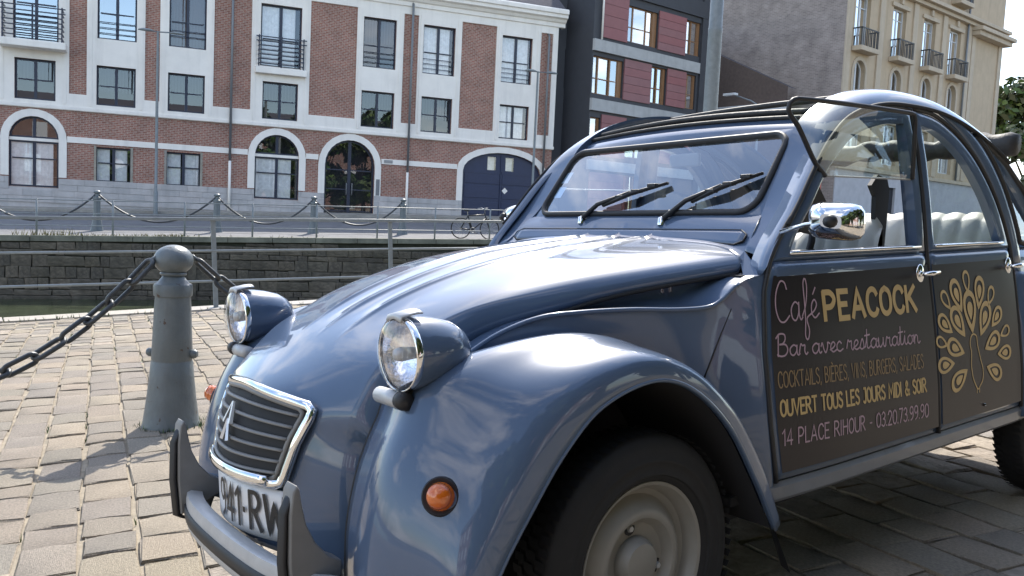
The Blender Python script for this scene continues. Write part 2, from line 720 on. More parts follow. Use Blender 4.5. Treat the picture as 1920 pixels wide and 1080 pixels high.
for i, (p, L, wd) in enumerate(rest):
    near = (p - Vector((CAM.x, CAM.y, 0))).length < 6
    M = Matrix.Translation((p.x, p.y, random.uniform(-.006, .003))) @ Matrix.Rotation(CA - math.pi / 2 + random.uniform(-.02, .02), 4, 'Z') @ Matrix.Diagonal((wd, L, 1, 1))
    vv, ff = vcache[i % 10] if near else (simple, simple_f)
    mb.add([M @ v for v in vv], ff)
o = mb.build('paving_stones', M_STONE, quay, fix=False)
o['kind'] = 'stuff'

# weeds in the kerb joint and a little grit
mb = MB()
for k in range(160):
    p = edge_pt(random.uniform(-8, 3), -0.18 + random.gauss(0, .02))
    for b in range(4):
        a = random.uniform(0, 6.3)
        h = random.uniform(.02, .06)
        dx, dy = math.cos(a) * .02, math.sin(a) * .02
        mb.add([(p.x - dy * .2, p.y + dx * .2, 0), (p.x + dy * .2, p.y - dx * .2, 0), (p.x + dx, p.y + dy, h)], [(0, 1, 2)])
o = mb.build('kerb_weeds', M_LEAF, None, mw=Q)
setting(o, 'stuff', 'tiny weeds growing along the near canal kerb joint', 'weeds')

# sparse weeds in the joints between the setts
mb = MB()
for k in range(90):
    c = random.randint(-9, 8)
    p0 = CX * (-1.028 + c * .185) + CD * random.uniform(1.0, 9.0)
    if (p0 - POST0).dot(EN) > -.3:
        continue
    for b in range(random.randint(3, 9)):
        a = random.uniform(0, 6.3)
        h = random.uniform(.008, .028)
        q = p0 + CD * random.gauss(0, .02)
        dx, dy = math.cos(a) * .012, math.sin(a) * .012
        mb.add([(q.x - dy * .25, q.y + dx * .25, -.008), (q.x + dy * .25, q.y - dx * .25, -.008), (q.x + dx, q.y + dy, h)], [(0, 1, 2)])
for k in range(140):
    a = random.uniform(0, 6.3)
    q = Vector((-.02, 2.76, 0)) + Vector((math.cos(a), math.sin(a), 0)) * random.uniform(.15, .19)
    t_ = random.uniform(0, 6.3)
    dx, dy = math.cos(t_) * .012, math.sin(t_) * .012
    mb.add([(q.x - dy * .3, q.y + dx * .3, -.006), (q.x + dy * .3, q.y - dx * .3, -.006), (q.x + dx, q.y + dy, random.uniform(.006, .03))], [(0, 1, 2)])
o = mb.build('joint_weeds', M_LEAF, None, mw=Q)
setting(o, 'stuff', 'sparse weeds in the joints between the setts', 'weeds')

# ------------------------------------------------------------------ near railing
TILT = -0.0155
railing = thing('canal_railing', 'grey three bar railing along the near canal edge behind the bollard', 'railing', mw=Q)
for k in range(-2, 8):
    s = k * 2.4
    p = edge_pt(s)
    h = 1.115 + TILT * s
    mb = MB()
    mb.box(-.028, .028, -.012, .012, -0.02, h)
    mb.box(-.07, .07, -.07, .07, -0.02, 0.014)
    q = mb.build('post', M_RAIL, railing)
    q.matrix_basis = Matrix.Translation(p) @ rot_e
for zt, r in ((1.125, .026), (0.725, .016), (0.345, .016)):
    a, b = -5.4, 17.4
    p0, p1 = edge_pt(a, 0, zt + TILT * a), edge_pt(b, 0, zt + TILT * b)
    if zt > 1:
        mb = MB().box(a, b, -.03, .03, -.022, .016, 0.008)
        q = mb.build('rail', M_RAIL, railing)
        q.matrix_basis = Matrix.Translation(edge_pt(0, 0, zt)) @ rot_e @ Matrix.Rotation(-math.atan(TILT), 4, 'Y')
    else:
        MB().tube([p0, p1], r, 10).build('rail', M_RAIL, railing, smooth=True)

# ------------------------------------------------------------------ near bollards and chains (upright by gravity)
UPW = Vector((0, 0, 1))


def make_bollard(label, base_q):
    b = Q @ base_q
    t = thing('bollard', label, 'bollard', 'grey bollards along the quay', mw=Matrix.Translation(b - Vector((0, 0, .012))) @ Matrix.Diagonal((.91, .91, .925, 1)))
    prof = [(0.0, -.03), (.166, -.03), (.166, .012), (.160, .026), (.150, .10), (.138, .19), (.127, .29), (.118, .39), (.1145, .396), (.1145, .404), (.117, .41), (.110, .55), (.104, .70), (.100, .765), (.100, .772)]
    MB().lathe(prof, 40).build('shaft', M_CAST, t, smooth=True, angle=35)
    prof = [(.100, .772), (.107, .776), (.109, .79), (.109, .835), (.104, .845), (.088, .852), (.066, .882), (.058, .892), (.072, .897), (.076, .905), (.072, .913), (.058, .917)]
    MB().lathe(prof, 40).build('collar', M_CAST, t, smooth=True, angle=35)
    ball = [(0.056, .914)] + [(.111 * math.cos(a), .984 + .088 * math.sin(a)) for a in np.linspace(-1.0, math.pi / 2 - .001, 16)]
    MB().lathe(ball, 40).build('ball', M_CAST, t, smooth=True)
    for sx in (-1, 1):
        e = HR * sx
        m = MB()
        prof = [(0.0, .036), (.018, .034), (.026, .022), (.027, .0), (.020, -.012)]
        m.lathe(prof, 14, 'Z')
        o = m.build('bolt', M_CAST, t, smooth=True, angle=40)
        o.matrix_basis = Matrix.Translation(e * .116 + Vector((0, 0, .44))) @ e.to_track_quat('Z', 'Y').to_matrix().to_4x4()
    return t, b


def chain_link(ln=.185, wd=.082, r=.0125):
    pts = []
    h = (ln - wd) / 2
    for k in range(9):
        a = -math.pi / 2 + math.pi * k / 8
        pts.append((h + (wd / 2 - r) * math.cos(a), (wd / 2 - r) * math.sin(a), 0))
    for k in range(9):
        a = math.pi / 2 + math.pi * k / 8
        pts.append((-h + (wd / 2 - r) * math.cos(a), (wd / 2 - r) * math.sin(a), 0))
    return MB().tube(pts, r, 8, closed=True)


LINK = None


def make_chain(p0, p1, sag, label, step=.146, group='chains between the quay bollards'):
    global LINK
    t = thing('chain', label, 'chain', group, mw=Matrix.Translation(p0))
    P = []
    for k in range(200):
        u = k / 199
        q = p0.lerp(p1, u)
        q.z -= sag * 4 * u * (1 - u)
        P.append(q)
    s = [0]
    for a, b in zip(P, P[1:]):
        s.append(s[-1] + (b - a).length)
    n = int(round(s[-1] / step))
    for k in range(n):
        d = (k + .5) * s[-1] / n
        i = min(int(np.searchsorted(s, d)), 198)
        c, tg = P[i], (P[min(i + 1, 199)] - P[i - 1]).normalized()
        if LINK is None:
            LINK = chain_link().build('link', M_CHAIN, t, smooth=True)
            o = LINK
        else:
            o = bpy.data.objects.new('link', LINK.data)
            COL.objects.link(o)
            o.parent = t
        side = tg.cross(UPW).normalized()
        nn = side.cross(tg)
        if k % 2:
            side, nn = nn, -side
        R = Matrix((tg, side, nn)).transposed().to_4x4()
        o.matrix_basis = Matrix.Translation(c - p0) @ R @ Matrix.Rotation(.35, 4, 'X')
    return t


BQ = Vector((-0.02, 2.76, 0))
ROWD = Vector((math.cos(math.radians(-3)), math.sin(math.radians(-3)), 0))
b_main, bw = make_bollard('big grey ball topped bollard standing left of the blue car', BQ)
b_left, bl = make_bollard('grey bollard at the left end of the sagging chain, outside the frame', BQ - ROWD * 2.3 + Vector((0, -.25, 0)))
b_right, brt = make_bollard('grey bollard at the right end of the chain, hidden behind the blue car', BQ + ROWD * 2.3)
ez = Vector((0, 0, 0.900))
dl, dr = (bl - bw).normalized(), (brt - bw).normalized()
make_chain(bw + dl * .115 + ez, bl - dl * .115 + ez, .58, 'dark iron chain sagging left from the big near bollard')
make_chain(bw + dr * .115 + ez, brt - dr * .115 + ez, .53, 'dark iron chain running from the near bollard behind the headlamp')
for t, dd in ((b_main, dl), (b_main, dr)):
    m = MB().tube([(dd * (.085 + .03 * k / 4) / .91 + ez / .925 + Vector((0, 0, .03 * math.sin(math.pi * k / 4)))) for k in range(5)], .012, 8)
    m.build('chain_eye', M_CAST, t, smooth=True)

# tall grey mast on the quay
p = Q @ Vector((POST0 + ED * 8.05 + EN * -.25))
mast = thing('lamp_mast', 'thick tall grey steel mast rising behind the car roof', 'mast', mw=Matrix.Translation(p))
MB().lathe([(.15, -.05), (.15, .9), (.125, 1.0), (.118, 4.2), (.120, 4.21), (.120, 4.28), (.112, 4.30), (.10, 9.0), (.0, 9.0)], 28).build('shaft', M_RAIL, mast, smooth=True, angle=30)

# ================================================================== far bank
FAZ = 67.3


def street_z(a, b):
    return -1.03 + .025 * a + .048 * (b - 27.2)


FB = bank(FAZ, 0)


def fb(a, b, z=None):
    return FB @ Vector((a, b, street_z(a, b) if z is None else z))


def fmat(a, b, z=None, rz=0):
    R = FB.to_3x3().to_4x4()
    return Matrix.Translation(fb(a, b, z)) @ R @ Matrix.Rotation(rz, 4, 'Z')


vs = [(-40, 27.45), (90, 27.45), (90, 75), (-40, 75)]
st = pyd('street', [(a, b, street_z(a, b)) for a, b in vs], [(0, 1, 2, 3)], M_ASPHALT, mw=FB)
setting(st)
vs = [(-40, 38.2), (18.8, 38.2), (18.8, 39.9), (-40, 39.9)]
pv = pyd('pavement', [(a, b, street_z(a, b) + .1) for a, b in vs] + [(-40, 38.2, street_z(-40, 38.2) - .1), (18.8, 38.2, street_z(18.8, 38.2) - .1)], [(0, 1, 2, 3), (4, 5, 1, 0)], M_KERB, mw=FB)
setting(pv)
wat = pyd('water', [(-60, 0, -2.86), (90, 0, -2.86), (90, 27.5, -2.86), (-60, 27.5, -2.86)], [(0, 1, 2, 3)], M_WATER, mw=FB)
setting(wat)

M_COPING = mat('mossy_coping', (0.19, 0.19, 0.15), 0.9, var=0.4, vscale=3, stain=.6, bump=.5, bscale=20)
# canal wall of coursed stone blocks
cwall = thing('canal_wall', 'dark mossy coursed stone wall on the far side of the canal', 'wall', mw=FB)
pyd('wall_core', [(-40, 27.26, -6), (60, 27.26, -6), (60, 27.26, street_z(60, 27.2) - .02), (-40, 27.26, street_z(-40, 27.2) - .02)], [(0, 1, 2, 3)], M_WALLJOINT, cwall)
bmb = []
for k in range(6):
    bm = bmesh.new()
    bmesh.ops.create_cube(bm, size=1)
    for v in bm.verts:
        v.co += Vector((random.uniform(-.05, .05), random.uniform(-.12, .12), random.uniform(-.10, .10)))
    bmesh.ops.bevel(bm, geom=[e for e in bm.edges if all(v.co.y < 0 for v in e.verts)], offset=.09, segments=1, affect='EDGES')
    me = bpy.data.meshes.new('stone')
    bm.to_mesh(me)
    bm.free()
    me.materials.append(M_WALLSTONE)
    bmb.append(me)
nst = 0
zc0 = -2.95
courses = []
z = zc0
while z < -0.55:
    h = random.choice((.16, .24, .32, .20, .28))
    courses.append((z, h))
    z += h
for ci, (z, h) in enumerate(courses):
    a = -6.2 + random.uniform(0, .4)
    while a < 15:
        L = random.choice((random.uniform(.24, .45), random.uniform(.4, .95)))
        ztop = street_z(a, 27.2) - .16
        if z + h * .6 < ztop and nst < 298:
            o = bpy.data.objects.new('stone', random.choice(bmb))
            COL.objects.link(o)
            o.parent = cwall
            hh = min(h, ztop - z) - .012
            o.matrix_basis = Matrix.Translation((a + L / 2, 27.25 + random.uniform(-.012, .014), z + hh / 2)) @ Matrix.Diagonal((L - .015, .13, hh, 1))
            nst += 1
        a += L
for a in np.arange(-7, 16, 1.3):
    o = MB().box(a, a + 1.285, 27.16, 27.62, -.15, .012, .01)
    o.v = [(x, y, zz + street_z(x, 27.3)) for x, y, zz in o.v]
    o.build('coping_stone', M_COPING, cwall)
# dark drain recess
MB().box(1.0, 1.22, 27.12, 27.24, -2.85, -1.75).build('buttress', M_WALLSTONE, cwall)
# weeds on the coping
mb = MB()
for k in range(520):
    a = random.choice((random.gauss(-2.6, .5), random.gauss(-1.0, .8), random.uniform(-5, 5), random.gauss(.5, .3)))
    b = 27.22 + abs(random.gauss(0, .18))
    z0 = street_z(a, b)
    h = random.uniform(.05, .24) * (1.1 if a < -1.8 else .5)
    dx = random.uniform(-.08, .08)
    mb.add([(a - .012, b, z0), (a + .012, b, z0), (a + dx, b + random.uniform(-.12, .03), z0 + h * random.choice((1, 1, .1, -.6)))], [(0, 1, 2)])
M_WEED = mat('dry_weeds', (0.21, 0.20, 0.09), 0.8, island=0.5)
o = mb.build('wall_weeds', M_WEED, None, mw=FB)
setting(o, 'stuff', 'yellow green weeds along the far canal wall top', 'weeds')

# far railing
fr = thing('far_railing', 'thin grey wire railing along the far canal wall top', 'railing', mw=FB)
pa = [-4.9 + 1.93 * k for k in range(0, 12)]
for a in pa:
    z0 = street_z(a, 27.4)
    MB().tube([(a, 27.4, z0 - .03), (a, 27.4, z0 + 1.02)], .028, 8).build('post', M_RAIL, fr, smooth=True)
for zh, r in ((1.0, .014), (.62, .013), (.28, .013)):
    MB().tube([(pa[0], 27.4, street_z(pa[0], 27.4) + zh), (pa[-1], 27.4, street_z(pa[-1], 27.4) + zh)], r, 6).build('rail', M_RAIL, fr, smooth=True)

# far bollards with chains
pb = [-4.8, -1.55, 1.9, 4.95, 8.0]
names = ['leftmost grey bollard on the far bank, mostly outside the frame', 'grey bollard on the far bank before the ground floor windows',
         'grey bollard on the far bank right of the left lamp post', 'grey bollard on the far bank left of the arched entrance',
         'grey bollard on the far bank right of the arched entrance']
fbs = []
for a, lb in zip(pb, names):
    b = 29.2
    t = thing('bollard', lb, 'bollard', 'bollards on the far bank', mw=fmat(a, b))
    MB().lathe([(0, -.05), (.20, -.05), (.18, .05), (.14, .22), (.11, .5), (.095, .92), (.12, .95), (.12, 1.02), (.06, 1.05), (.055, 1.13)], 20).build('shaft', M_CAST, t, smooth=True, angle=35)
    MB().lathe([(.06, 1.12)] + [(.105 * math.cos(q), 1.17 + .06 * math.sin(q)) for q in np.linspace(-.95, 1.57, 9)], 20).build('ball', M_CAST, t, smooth=True)
    fbs.append(fb(a, b) + Vector((0, 0, 1.14)))
cl = ['chain from the leftmost far bollard', 'chain left of the left lamp post on the far bank', 'chain before the arched window on the far bank', 'chain before the arched entrance on the far bank']
for p0, p1, lb in zip(fbs, fbs[1:], cl):
    t = thing('chain', lb, 'chain', 'chains on the far bank', mw=Matrix.Translation(p0))
    P = []
    for k in range(25):
        u = k / 24
        q = p0.lerp(p1, u) - p0
        q.z -= .85 * 4 * u * (1 - u)
        P.append(q)
    MB().tube(P, .03, 6).build('links', M_CHAIN, t, smooth=True)


def street_lamp(a, b, top, label, arms):
    t = thing('street_lamp', label, 'lamp', 'slim street lamps on the far bank', mw=fmat(a, b))
    h = top - street_z(a, b)
    MB().tube([(0, 0, -.05), (0, 0, .9), (0, 0, .95), (0, 0, h * .55), (0, 0, h)], [.085, .085, .06, .055, .045], 12).build('post', M_RAIL, t, smooth=True, angle=30)
    for dx in arms:
        MB().tube([(0, 0, h - .03), (dx * .45, 0, h)], .025, 8).build('arm', M_RAIL, t, smooth=True)
        m = MB()
        m.lathe([(0, .06), (.10, .05), (.17, .01), (.18, -.03), (.0, -.05)], 14)
        m.v = [(x * 1.7 + dx * .72, y * .8, z + h) for x, y, z in m.v]
        m.build('lamp_head', M_RAIL, t, smooth=True)


street_lamp(.12, 38.0, 6.75, 'slim grey street lamp left of the dark upper window', (1, -.6))
street_lamp(16.7, 38.0, 6.95, 'slim grey street lamp before the blue gate', (1, -.5))

# ------------------------------------------------------------------ bicycle on the far bank
M_TYRE_B = mat('bicycle_tyre', (0.02, 0.02, 0.02), .8)
M_BIKE = mat('bicycle_black', (0.02, 0.022, 0.028), .4)
M_STEEL = mat('bicycle_steel', (.4, .4, .4), .3, metal=.9)
bike = thing('bicycle', 'dark bicycle leaning on the far railing before the blue gate', 'bicycle', mw=fmat(9.62, 27.72))
WR = .34
for cx in (0, 1.04):
    w = MB().tube([(cx + WR * math.cos(a), 0, WR + .01 + WR * math.sin(a)) for a in np.linspace(0, 2 * math.pi, 33)[:-1]], .02, 8, closed=True).build('wheel', M_TYRE_B, bike, smooth=True)
    mb = MB()
    for k in range(14):
        a = math.pi * 2 * k / 14
        mb.tube([(cx, 0, WR), (cx + (WR - .02) * math.cos(a), 0, WR + (WR - .02) * math.sin(a))], .004, 4)
    sp = mb.build('spokes', M_STEEL, w)
    MB().tube([(cx, -.04, WR), (cx, .04, WR)], .025, 8).build('hub', M_STEEL, w)
S_, H_, BBk = (.24, 0, .78), (.86, 0, .84), (.42, 0, .30)
mb = MB()
for a, b in (((0, 0, WR), BBk), ((0, 0, WR), S_), (S_, BBk), (S_, H_), (BBk, (.9, 0, .72)), ((.83, 0, .9), (.92, 0, .66)), ((.92, 0, .66), (1.04, 0, WR))):
    mb.tube([a, b], .022, 8)
mb.build('frame', M_BIKE, bike, smooth=True)
MB().tube([(.24, 0, .76), (.21, 0, .93)], .014, 8).build('seat_post', M_STEEL, bike)
mb = MB()
mb.lathe([(0, .05), (.07, .04), (.10, .0), (.05, -.03), (0, -.03)], 12)
mb.v = [(x * 1.25 + .2, y * .8, z + .95) for x, y, z in mb.v]
mb.build('saddle', M_BIKE, bike, smooth=True)
MB().tube([(.86, 0, .88), (.82, 0, 1.02), (.84, -.26, 1.06), (.68, -.29, 1.04)], .014, 8).build('handlebar', M_STEEL, bike, smooth=True)
MB().tube([(.82, 0, 1.02), (.84, .26, 1.06), (.68, .29, 1.04)], .014, 8).build('handlebar', M_STEEL, bike, smooth=True)
MB().tube([(BBk[0] + .09 * math.cos(a), -.04, BBk[2] + .09 * math.sin(a)) for a in np.linspace(0, 6.28, 17)[:-1]], .008, 6, closed=True).build('chainring', M_STEEL, bike)
MB().tube([(.42, -.05, .30), (.52, -.07, .20)], .01, 6).build('crank', M_STEEL, bike)
MB().box(.46, .57, -.15, -.07, .19, .21).build('pedal', M_BIKE, bike)

# ================================================================== buildings
M_WHITE = mat('white_render', (0.88, 0.835, 0.77), 0.85, streak=.22, var=0.07, vscale=1.2, bump=0.1, bscale=30)
M_BRICK = brick_mat('red_brick', (0.325, 0.125, 0.086), (0.235, 0.090, 0.066), (0.44, 0.36, 0.30), chequer=0.24)
M_PLINTH = mat('plinth_stone', (0.47, 0.45, 0.44), 0.85, streak=.3, var=0.15, vscale=3, bump=0.3, bscale=25, island=0.08)
M_NAVY = mat('navy_frame', (0.020, 0.026, 0.050), 0.4)
M_GATE = mat('navy_gate', (0.018, 0.028, 0.075), 0.45, var=0.12, vscale=4)
M_PANE = glass('window_glass', (0.96, 0.97, 0.98), 3.0)
M_PANE_SKY = glass('window_glass_bright', (0.90, 0.93, 0.95), 11.0)
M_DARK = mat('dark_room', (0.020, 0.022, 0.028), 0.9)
M_CURT = mat('pale_curtain', (0.80, 0.81, 0.80), 0.9, var=0.2, vscale=6)
M_BLIND = mat('brown_shutter', (0.055, 0.035, 0.032), 0.6, var=0.1)
M_ROOF = mat('slate_roof', (0.085, 0.08, 0.09), 0.7, var=0.25, vscale=9, bump=0.5, bscale=16)
M_ZINC = mat('zinc_pipe', (0.19, 0.20, 0.21), 0.45, metal=0.3, var=0.1)


def tess(loops):
    tris = tessellate_polygon([[Vector((x, z, 0)) for x, z in lp] for lp in loops])
    return [p for lp in loops for p in lp], tris


def panel(name, outer, holes, y, depth, material, parent, rim=True):
    """flat wall sheet at depth y with openings, reveals going back by depth, and an outer rim"""
    pts, tris = tess([outer] + holes)
    mb = MB()
    mb.add([(x, y, z) for x, z in pts], [tuple(t) for t in tris])
    for i, lp in enumerate([outer] + holes):
        if i == 0 and not rim:
            continue
        n = len(lp)
        v = [(x, y, z) for x, z in lp] + [(x, y + depth, z) for x, z in lp]
        mb.add(v, [(k, (k + 1) % n, n + (k + 1) % n, n + k) for k in range(n)])
    bm_o = mb.build(name, material, parent, fix=False)
    return bm_o


def rect(x0, x1, z0, z1):
    return [(x0, z0), (x1, z0), (x1, z1), (x0, z1)]


def arch(x0, x1, z0, z1, rise=None, n=14):
    """opening with a round (or flatter) head whose crown is at z1"""
    r = (x1 - x0) / 2
    rise = r if rise is None else rise
    cx, zs = (x0 + x1) / 2, z1 - rise
    return [(x0, z0), (x1, z0)] + [(cx + r * math.cos(t), zs + rise * math.sin(t)) for t in np.linspace(0, math.pi, n)]


def offset_arch(x0, x1, z0, z1, d, rise=None):
    return arch(x0 - d, x1 + d, z0, z1 + d, (None if rise is None else rise + d * .8))


def window(parent, x0, x1, z0, z1, y, fm=None, bars=(0.5,), rows=(0.52,), fw=.07, style='curtain', head=None, name='window', sill=False, pane=None):
    """one window: frame (with mullions), panes and what hangs behind them"""
    fm = fm or M_NAVY
    pane = pane or M_PANE
    y += .004
    out = rect(x0, x1, z0, z1) if head is None else arch(x0, x1, z0, z1, head)
    xs = [x0 + fw] + [x0 + (x1 - x0) * b for b in bars] + [x1 - fw]
    mb = MB()
    o = list(out)
    inner = rect(x0 + fw, x1 - fw, z0 + fw, z1 - fw) if head is None else arch(x0 + fw, x1 - fw, z0 + fw, z1 - fw, max(.05, head - fw))
    pts, tris = tess([o, inner])
    mb.add([(x, y, z) for x, z in pts], [tuple(t) for t in tris])
    n = len(inner)
    mb.add([(x, y, z) for x, z in inner] + [(x, y + .07, z) for x, z in inner], [(k, (k + 1) % n, n + (k + 1) % n, n + k) for k in range(n)])
    for b in bars:
        xm = x0 + (x1 - x0) * b
        mb.box(xm - fw * .8, xm + fw * .8, y - .01, y + .06, z0 + fw * .5, z1 - fw * .5)
    f = mb.build(name, fm, parent, fix=False)
    for r in rows:
        zm = z0 + (z1 - z0) * r
        for a, b in zip(xs, xs[1:]):
            MB().box(a + fw * .5, b - fw * .5, y + .01, y + .05, zm - .025, zm + .025).build('glazing_bar', fm, f)
    if head is None:
        for a, b in zip(xs, xs[1:]):
            t = random.uniform(-.03, .03)
            pyd('pane', [(a, y + .04, z0 + fw), (b, y + .04 + t, z0 + fw), (b, y + .045 + t, z1 - fw), (a, y + .045, z1 - fw)], [(0, 1, 2, 3)], pane, f)
    else:
        pyd('pane', [(x, y + .045, z) for x, z in inner], [tuple(range(len(inner)))], M_PANE, f)
    back = {'curtain': M_CURT, 'dark': M_DARK, 'blind': M_BLIND, 'half': M_DARK}[style]
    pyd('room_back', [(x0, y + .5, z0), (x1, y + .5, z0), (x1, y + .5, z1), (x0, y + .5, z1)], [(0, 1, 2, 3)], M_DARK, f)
    if style in ('curtain', 'half', 'blind'):
        zb_ = z0 + (z1 - z0) * (0 if style != 'half' else random.choice((.35, .5)))
        for a, b in zip(xs, xs[1:]):
            g = (b - a) * (random.uniform(.0, .3) if style == 'curtain' else 0)
            nn = 16
            v, fc = [], []
            for k in range(nn + 1):
                xx = a + (b - a - g) * k / nn
                yy = y + .066 + .008 * math.sin(k * 2.1)
                v += [(xx, yy, zb_ + .03), (xx, yy, z1 - .03)]
                if k:
                    fc.append((2 * k - 2, 2 * k, 2 * k + 1, 2 * k - 1))
            pyd('curtain', v, fc, back, f, smooth=True)
    if sill:
        MB().box(x0 - .06, x1 + .06, y - .26, y, z0 - .06, z0, .01).build('sill', sill, f)
    return f


# ------------------------------------------------------------------ white and brick apartment building
BB = 39.8
wb = thing('apartment_building', 'long white and red brick apartment building across the canal', 'building', mw=bank(FAZ, BB))
A0, A1 = -7.2, 18.45
upper = [(-5.15, -3.55, 6.12, 9.4), (-2.15, -.68, 6.5, 8.85), (.56, 2.03, 6.5, 8.85), (4.25, 6.0, 6.12, 8.78), (8.75, 10.28, 6.56, 8.8), (11.57, 13.14, 6.56, 8.8), (15.52, 17.12, 6.56, 8.8)]
lower = [(-5.1, -3.65, 3.82, 5.42), (-2.17, -.7, 3.82, 5.42), (.54, 2.0, 3.82, 5.42), (4.38, 5.9, 3.84, 5.46), (8.74, 10.28, 3.86, 5.5), (11.58, 13.1, 3.86, 5.5), (15.53, 17.08, 3.86, 5.5)]
bricks_r = [(-3.17, -2.53), (-.36, .21), (2.34, 3.88), (6.38, 8.46), (10.62, 11.32), (13.45, 15.22), (17.56, 18.2)]
gfw = [(-2.2, -.82, .7, 2.12), (.49, 1.92, .7, 2.12)]
arches = [(-5.3, -3.53, .36, 3.17, None), (4.12, 6.03, .36, 3.18, None), (7.18, 9.48, None, 3.2, None), (13.78, 17.89, None, 3.15, .95)]

# brick wall sheet with every opening
holes = [rect(*r) for r in upper[1:] + lower + gfw]
for x0, x1, z0, z1, rise in arches:
    zz = z0 if z0 is not None else -1.4
    holes.append(arch(x0, x1, zz if z0 is not None else street_z((x0 + x1) / 2, BB) + .02, z1, rise))
panel('brick_wall', [(A0, -1.6), (A1, -1.6), (A1, 9.6), (A0, 9.6)], [rect(upper[0][0], upper[0][1], 6.12, 9.4)] + holes, 0.0, .22, M_BRICK, wb)
# white render over it
wh = [rect(*r) for r in upper[1:] + lower] + [rect(upper[0][0], upper[0][1], 6.12, 9.34)]
wh += [rect(a, b, 4.18, 9.16) for a, b in bricks_r]
panel('white_wall', [(A0, 3.5), (A1 + .03, 3.5), (A1 + .03, 9.5), (A0, 9.5)], wh, -.07, .08, M_WHITE, wb)
# string courses and raised fields
MB().box(A0, A1 + .06, -.12, -.0705, 3.52, 3.66, .01).build('string_course', M_WHITE, wb)
for x0, x1 in [(-5.6, -3.25), (-2.45, -.42), (.28, 2.28), (3.95, 6.3), (8.53, 10.55), (11.4, 13.38), (15.3, 17.5)]:
    MB().box(x0 + .02, x0 + .12, -.095, -.0705, 3.75, 9.2).build('render_strip', M_WHITE, wb)
    MB().box(x1 - .12, x1 - .02, -.095, -.0705, 3.75, 9.2).build('render_strip', M_WHITE, wb)
# cornice
mb = MB()
prof = [(-.07, 9.50), (-.14, 9.52), (-.14, 9.70), (-.22, 9.74), (-.30, 9.86), (-.44, 9.92), (-.44, 10.06), (-.52, 10.10), (-.52, 10.28), (-.46, 10.34), (.2, 10.36)]
mb.grid([[(A0, y, z) for y, z in prof], [(A1 + .35, y, z) for y, z in prof], [(A1 + .35, .3, z) for y, z in prof]])
mb.build('cornice', M_WHITE, wb)
mb = MB()
mb.grid([[(A0, -.40, 10.37), (A1 + .2, -.40, 10.37)], [(A0, 1.4, 12.3), (A1 - .4, 1.4, 12.3)], [(A0, 3.8, 12.9), (A1 - 1.6, 3.8, 12.9)]])
mb.add([(A1 + .2, -.4, 10.37), (A1 + .2, 6, 10.37), (A1 - .4, 6, 12.3), (A1 - .4, 1.4, 12.3)], [(0, 1, 2, 3)])
mb.build('roof', M_ROOF, wb)
MB().box(A0, A1 - .01, .72, 8.5, -1.5, 10.2).build('building_core', M_DARK, wb)
pyd('side_wall', [(A1, .2, -1.6), (A1, 9, -1.6), (A1, 9, 10.3), (A1, .2, 10.3)], [(0, 1, 2, 3)], M_WHITE, wb)
# ground floor band, arch surrounds
gap = .30
segs = [(A0, -5.3 - gap), (-3.53 + gap, 4.12 - gap), (6.03 + gap, 7.18 - gap), (9.48 + gap, 13.78 - gap)]
for a, b in segs:
    MB().box(a, b, -.05, 0.0, 2.22, 2.46).build('white_band', M_WHITE, wb)
for x0, x1, z0, z1, rise in arches:
    zz = street_z((x0 + x1) / 2, BB) - .1 if z0 is None else .78
    zin = zz if z0 is None else .78
    panel('arch_surround', offset_arch(x0, x1, zz, z1, .29, rise), [arch(x0, x1, zz + .001, z1, rise)], -.06, .07, M_WHITE, wb)
# plinth stones
pm = None
zc = [.50, .27, .02, -.24]
for ci, ztop in enumerate([.74, .49, .24, -.01]):
    h = .245
    a = A0 + random.uniform(-.5, 0)
    while a < A1:
        L = random.uniform(.75, 1.15)
        x0, x1 = max(a, A0), min(a + L, A1)
        a += L
        cuts = [(x0, x1)]
        for ax0, ax1, az0, az1, r in arches:
            lim = -9 if az0 is None else az0 - .02
            if ztop > lim + .02:
                nc = []
                for u, v in cuts:
                    if v <= ax0 or u >= ax1:
                        nc.append((u, v))
                    else:
                        if u < ax0 - .06:
                            nc.append((u, ax0))
                        if v > ax1 + .06:
                            nc.append((ax1, v))
                cuts = nc
        for u, v in cuts:
            zlow = max(ztop - h, street_z((u + v) / 2, BB) - .12)
            if v - u > .05 and ztop - zlow > .04:
                MB().box(u + .004, v - .004, -.085, .02, zlow + .004, ztop - .004).build('plinth_stone', M_PLINTH, wb)
for x0, x1, z1 in ((A0, -5.3, .72), (-3.53, 4.12, .72), (6.03, 7.18, .72), (9.48, 13.78, .72), (-5.3, -3.53, .34), (4.12, 6.03, .34)):
    pyd('plinth_back', [(x0, -.04, -1.5), (x1, -.04, -1.5), (x1, -.04, z1), (x0, -.04, z1)], [(0, 1, 2, 3)], M_PLINTH, wb)
